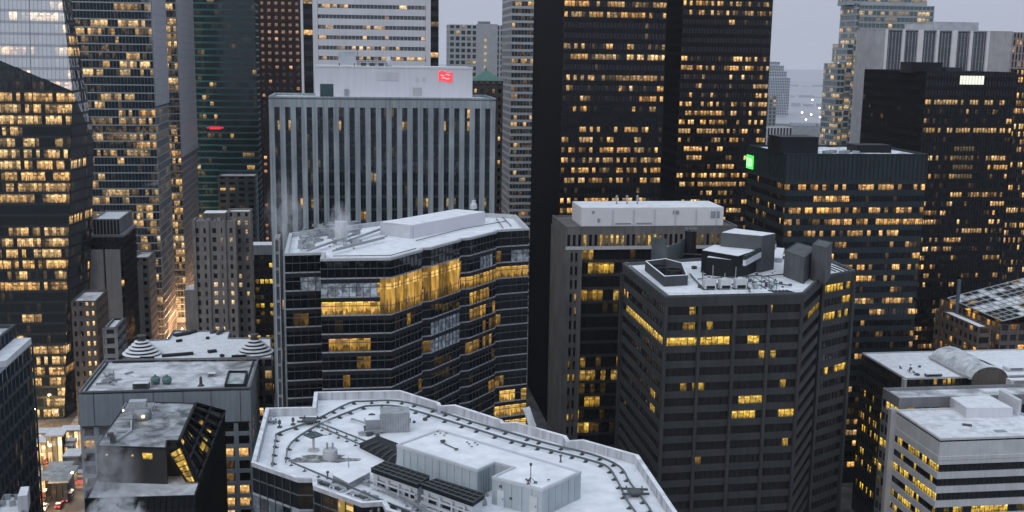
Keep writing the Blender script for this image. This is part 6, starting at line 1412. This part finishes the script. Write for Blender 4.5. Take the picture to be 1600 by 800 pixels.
# lit stalls, vans and glowing signs in the crossing
rs2 = random.Random(12); stp_ = [(60, 772), (70, 760), (57, 756), (98, 760), (122, 765), (120, 780), (62, 786), (112, 730), (122, 748), (54, 724), (50, 706), (104, 696), (120, 706), (80, 716), (66, 716), (88, 730)]
pos_ = ['nearest', 'second nearest', 'third nearest', 'fourth nearest', 'fifth nearest', 'sixth nearest', 'seventh nearest', 'eighth nearest', 'eighth farthest', 'seventh farthest', 'sixth farthest', 'fifth farthest', 'fourth farthest', 'third farthest', 'second farthest', 'farthest']
stp_.sort(key=lambda q: -q[1])
for k, (x, y) in enumerate(stp_):
    g = atz(x, y, .2); w_, d_, h_ = rs2.uniform(2.5, 4), rs2.uniform(2, 3), rs2.uniform(2.4, 3.2); an = GA+rs2.choice((0, 1.57)); q_ = rq((g.x-1.5, g.y-1), w_, d_, an)
    t = thing('market_stall', pos_[k]+' of the small lit stalls along the left street', 'stall', (g.x, g.y, .2), 'lit street stalls')
    MB().prism(q_, .2, 1.1).build('counter', mat('stall_wood', (.20, .11, .06), .7), t)
    pm = MB()
    for c_ in q_: pm.bar((*c_, .2), (*c_, h_), .12)
    pm.build('frame', rail, t)
    o_ = inset(q_, -.4); rf = MB(); i = 0; rf.v = [(*c_, h_) for c_ in o_]+[(*((Vector(o_[0])+Vector(o_[3]))/2), h_+.8), (*((Vector(o_[1])+Vector(o_[2]))/2), h_+.8)]
    rf.add((0, 1, 5, 4)); rf.add((2, 3, 4, 5)); rf.add((1, 2, 5)); rf.add((3, 0, 4)); rf.add((3, 2, 1, 0)); rf.build('roof', snow_t if k % 3 else mat('stall_red', (.25, .05, .04), .7), t)
    MB().box((*cen(q_)[:2], h_-.35), (w_*.6, .25, .12), an).build('strip_lamp', glow('stall_lamp', (1, .66, .32), 30), t)
# avenue frontage with orange lit facades
for k, (a_, b_, w_, d_, h_, lab) in enumerate(((13.5, -30, 12, 34, 15, 'long dark low block along the right side of the glowing avenue'), (-27, -35, 11, 30, 22, 'low block with lit shops along the left side of the glowing avenue'), (14, 10, 12, 60, 18, 'far low block on the right of the glowing avenue'), (-29, 20, 12, 60, 26, 'far low block on the left of the glowing avenue'))):
    f_ = rq(gpt((-186, 600), a_, b_), w_, d_); t = thing('street_block', lab, 'building', (*f_[0], 0), 'blocks along the glowing avenue')
    facade(t, f_, 0, h_, h_/4, dict(wall=stone_d, glass=shopm, bay=2.4, sp=1.2, spd=.2, mw=.5, md=0, run=3, lo=.5, hi=1.2), 300+k, .5); roof(t, f_, h_+.01, snow_p, stone_d, .6)
def lamp(x, y, lab, grp, h=7.5, pw=900, col=(1, .62, .28)):
    t = thing('street_lamp', lab, 'street lamp', (x, y, .2), grp)
    MB().lathe((x, y, .2), [(.14, 0), (.08, 1), (.06, h)], 8).build('pole', rail, t); MB().bar((x, y, .2+h), (x+1.3, y, .3+h), .08).build('arm', rail, t)
    MB().lathe((x+1.4, y, h+.05), [(.2, 0), (.38, .1), (.38, .22), (.1, .35)], 10).build('lamp_head', glow('lamp_glass', (1, .7, .35), 40), t)
    l = bpy.data.lights.new('lamp_light', 'POINT'); l.energy = pw; l.color = col; l.shadow_soft_size = .4; o = bpy.data.objects.new('lamp_light', l); C.objects.link(o); o.parent = t; o.location = (1.4, 0, h-.4)
od = ['first', 'second', 'third', 'fourth', 'fifth', 'sixth', 'seventh', 'eighth', 'ninth', 'tenth']
for k in range(7): g = gpt((-186, 600), 9.5 if k % 2 else -10.5, -52+k*18); lamp(*g, od[k]+' nearest street lamp of the glowing avenue', 'lamps along the avenue', pw=26000, col=(1, .50, .22))
for k, (x, y) in enumerate(((66, 800), (108, 772), (62, 742), (124, 735), (66, 705), (112, 700), (84, 672), (52, 668))):
    g = atz(x, y, 0); lamp(g.x, g.y, od[k]+' street lamp from the bottom of the left street', 'lamps on the left street', pw=6000)
#@@STEAM
def steam(name, x, y, Y, r, sz, dens, lab):
    p = atY(x, y, Y); me = bpy.data.meshes.new(name); bm = bmesh.new(); bmesh.ops.create_icosphere(bm, subdivisions=2, radius=1.0); bm.to_mesh(me); bm.free()
    o = bpy.data.objects.new(name, me); C.objects.link(o); o.location = p; o.scale = (r*sz[0], r*sz[1], r*sz[2]); o['kind'] = 'stuff'; o['label'] = lab
    m = bpy.data.materials.new('steam'); m.use_nodes = True; nt = m.node_tree; nt.nodes.clear(); me.materials.append(m)
    v = N(nt, 'ShaderNodeVolumePrincipled'); v.inputs['Color'].default_value = (.95, .96, 1, 1); ou = N(nt, 'ShaderNodeOutputMaterial'); L(nt, v.outputs[0], ou.inputs['Volume'])
    tcn = N(nt, 'ShaderNodeTexCoord'); ln = N(nt, 'ShaderNodeVectorMath', operation='LENGTH'); L(nt, tcn.outputs['Object'], ln.inputs[0])
    no = N(nt, 'ShaderNodeTexNoise'); no.inputs['Scale'].default_value = 2.6; no.inputs['Detail'].default_value = 6; no.inputs['Distortion'].default_value = 1.2; L(nt, tcn.outputs['Object'], no.inputs[0])
    a = N(nt, 'ShaderNodeMath', operation='SUBTRACT'); a.inputs[0].default_value = 1.0; L(nt, ln.outputs['Value'], a.inputs[1])
    b = N(nt, 'ShaderNodeMapRange'); L(nt, no.outputs[0], b.inputs[0]); b.inputs['From Min'].default_value = .42; b.inputs['From Max'].default_value = .62
    c = N(nt, 'ShaderNodeMath', operation='MULTIPLY'); L(nt, a.outputs[0], c.inputs[0]); L(nt, b.outputs[0], c.inputs[1]); c.use_clamp = True
    d = N(nt, 'ShaderNodeMath', operation='MULTIPLY'); L(nt, c.outputs[0], d.inputs[0]); d.inputs[1].default_value = dens; L(nt, d.outputs[0], v.inputs['Density'])
steam('steam', 184, 812, 234, 7.5, (1, 1, .95), 6, 'white billow of steam at the bottom before the black building')
steam('steam', 158, 742, 238, 10, (1, .6, 1.3), .22, 'thin steam drifting over the terrace of the black building')
steam('steam', 521, 690, 158, 3.4, (1, .8, 1.1), 2.6, 'steam rising from the round chimney on the near roof')
steam('steam', 446, 338, 268, 8, (.7, .7, 1.3), .16, 'pale steam drifting at the left end of the saw-tooth building')
steam('steam', 532, 350, 250, 3.6, (.8, .8, 1.6), .5, 'steam over the boxy chimney of the saw-tooth building')
steam('steam', 615, 664, 172, 2.6, (1.2, .8, .9), 1.1, 'thin steam round the louvred exhaust housing')
#@@HAZE
hb = MB(); hb.prism([(-3300, -1500), (3300, -1500), (3300, 9000), (-3300, 9000)], -1.5, 262, True, True)
hz_ = hb.build('haze', None if False else bpy.data.materials.new('haze')); hz_['kind'] = 'stuff'
hm = hz_.data.materials[0]; hm.use_nodes = True; n_ = hm.node_tree; n_.nodes.clear()
pv = n_.nodes.new('ShaderNodeVolumePrincipled'); pv.inputs['Color'].default_value = (.92, .94, 1, 1); pv.inputs['Density'].default_value = .00004; pv.inputs['Anisotropy'].default_value = .2
ou = n_.nodes.new('ShaderNodeOutputMaterial'); n_.links.new(pv.outputs[0], ou.inputs['Volume'])
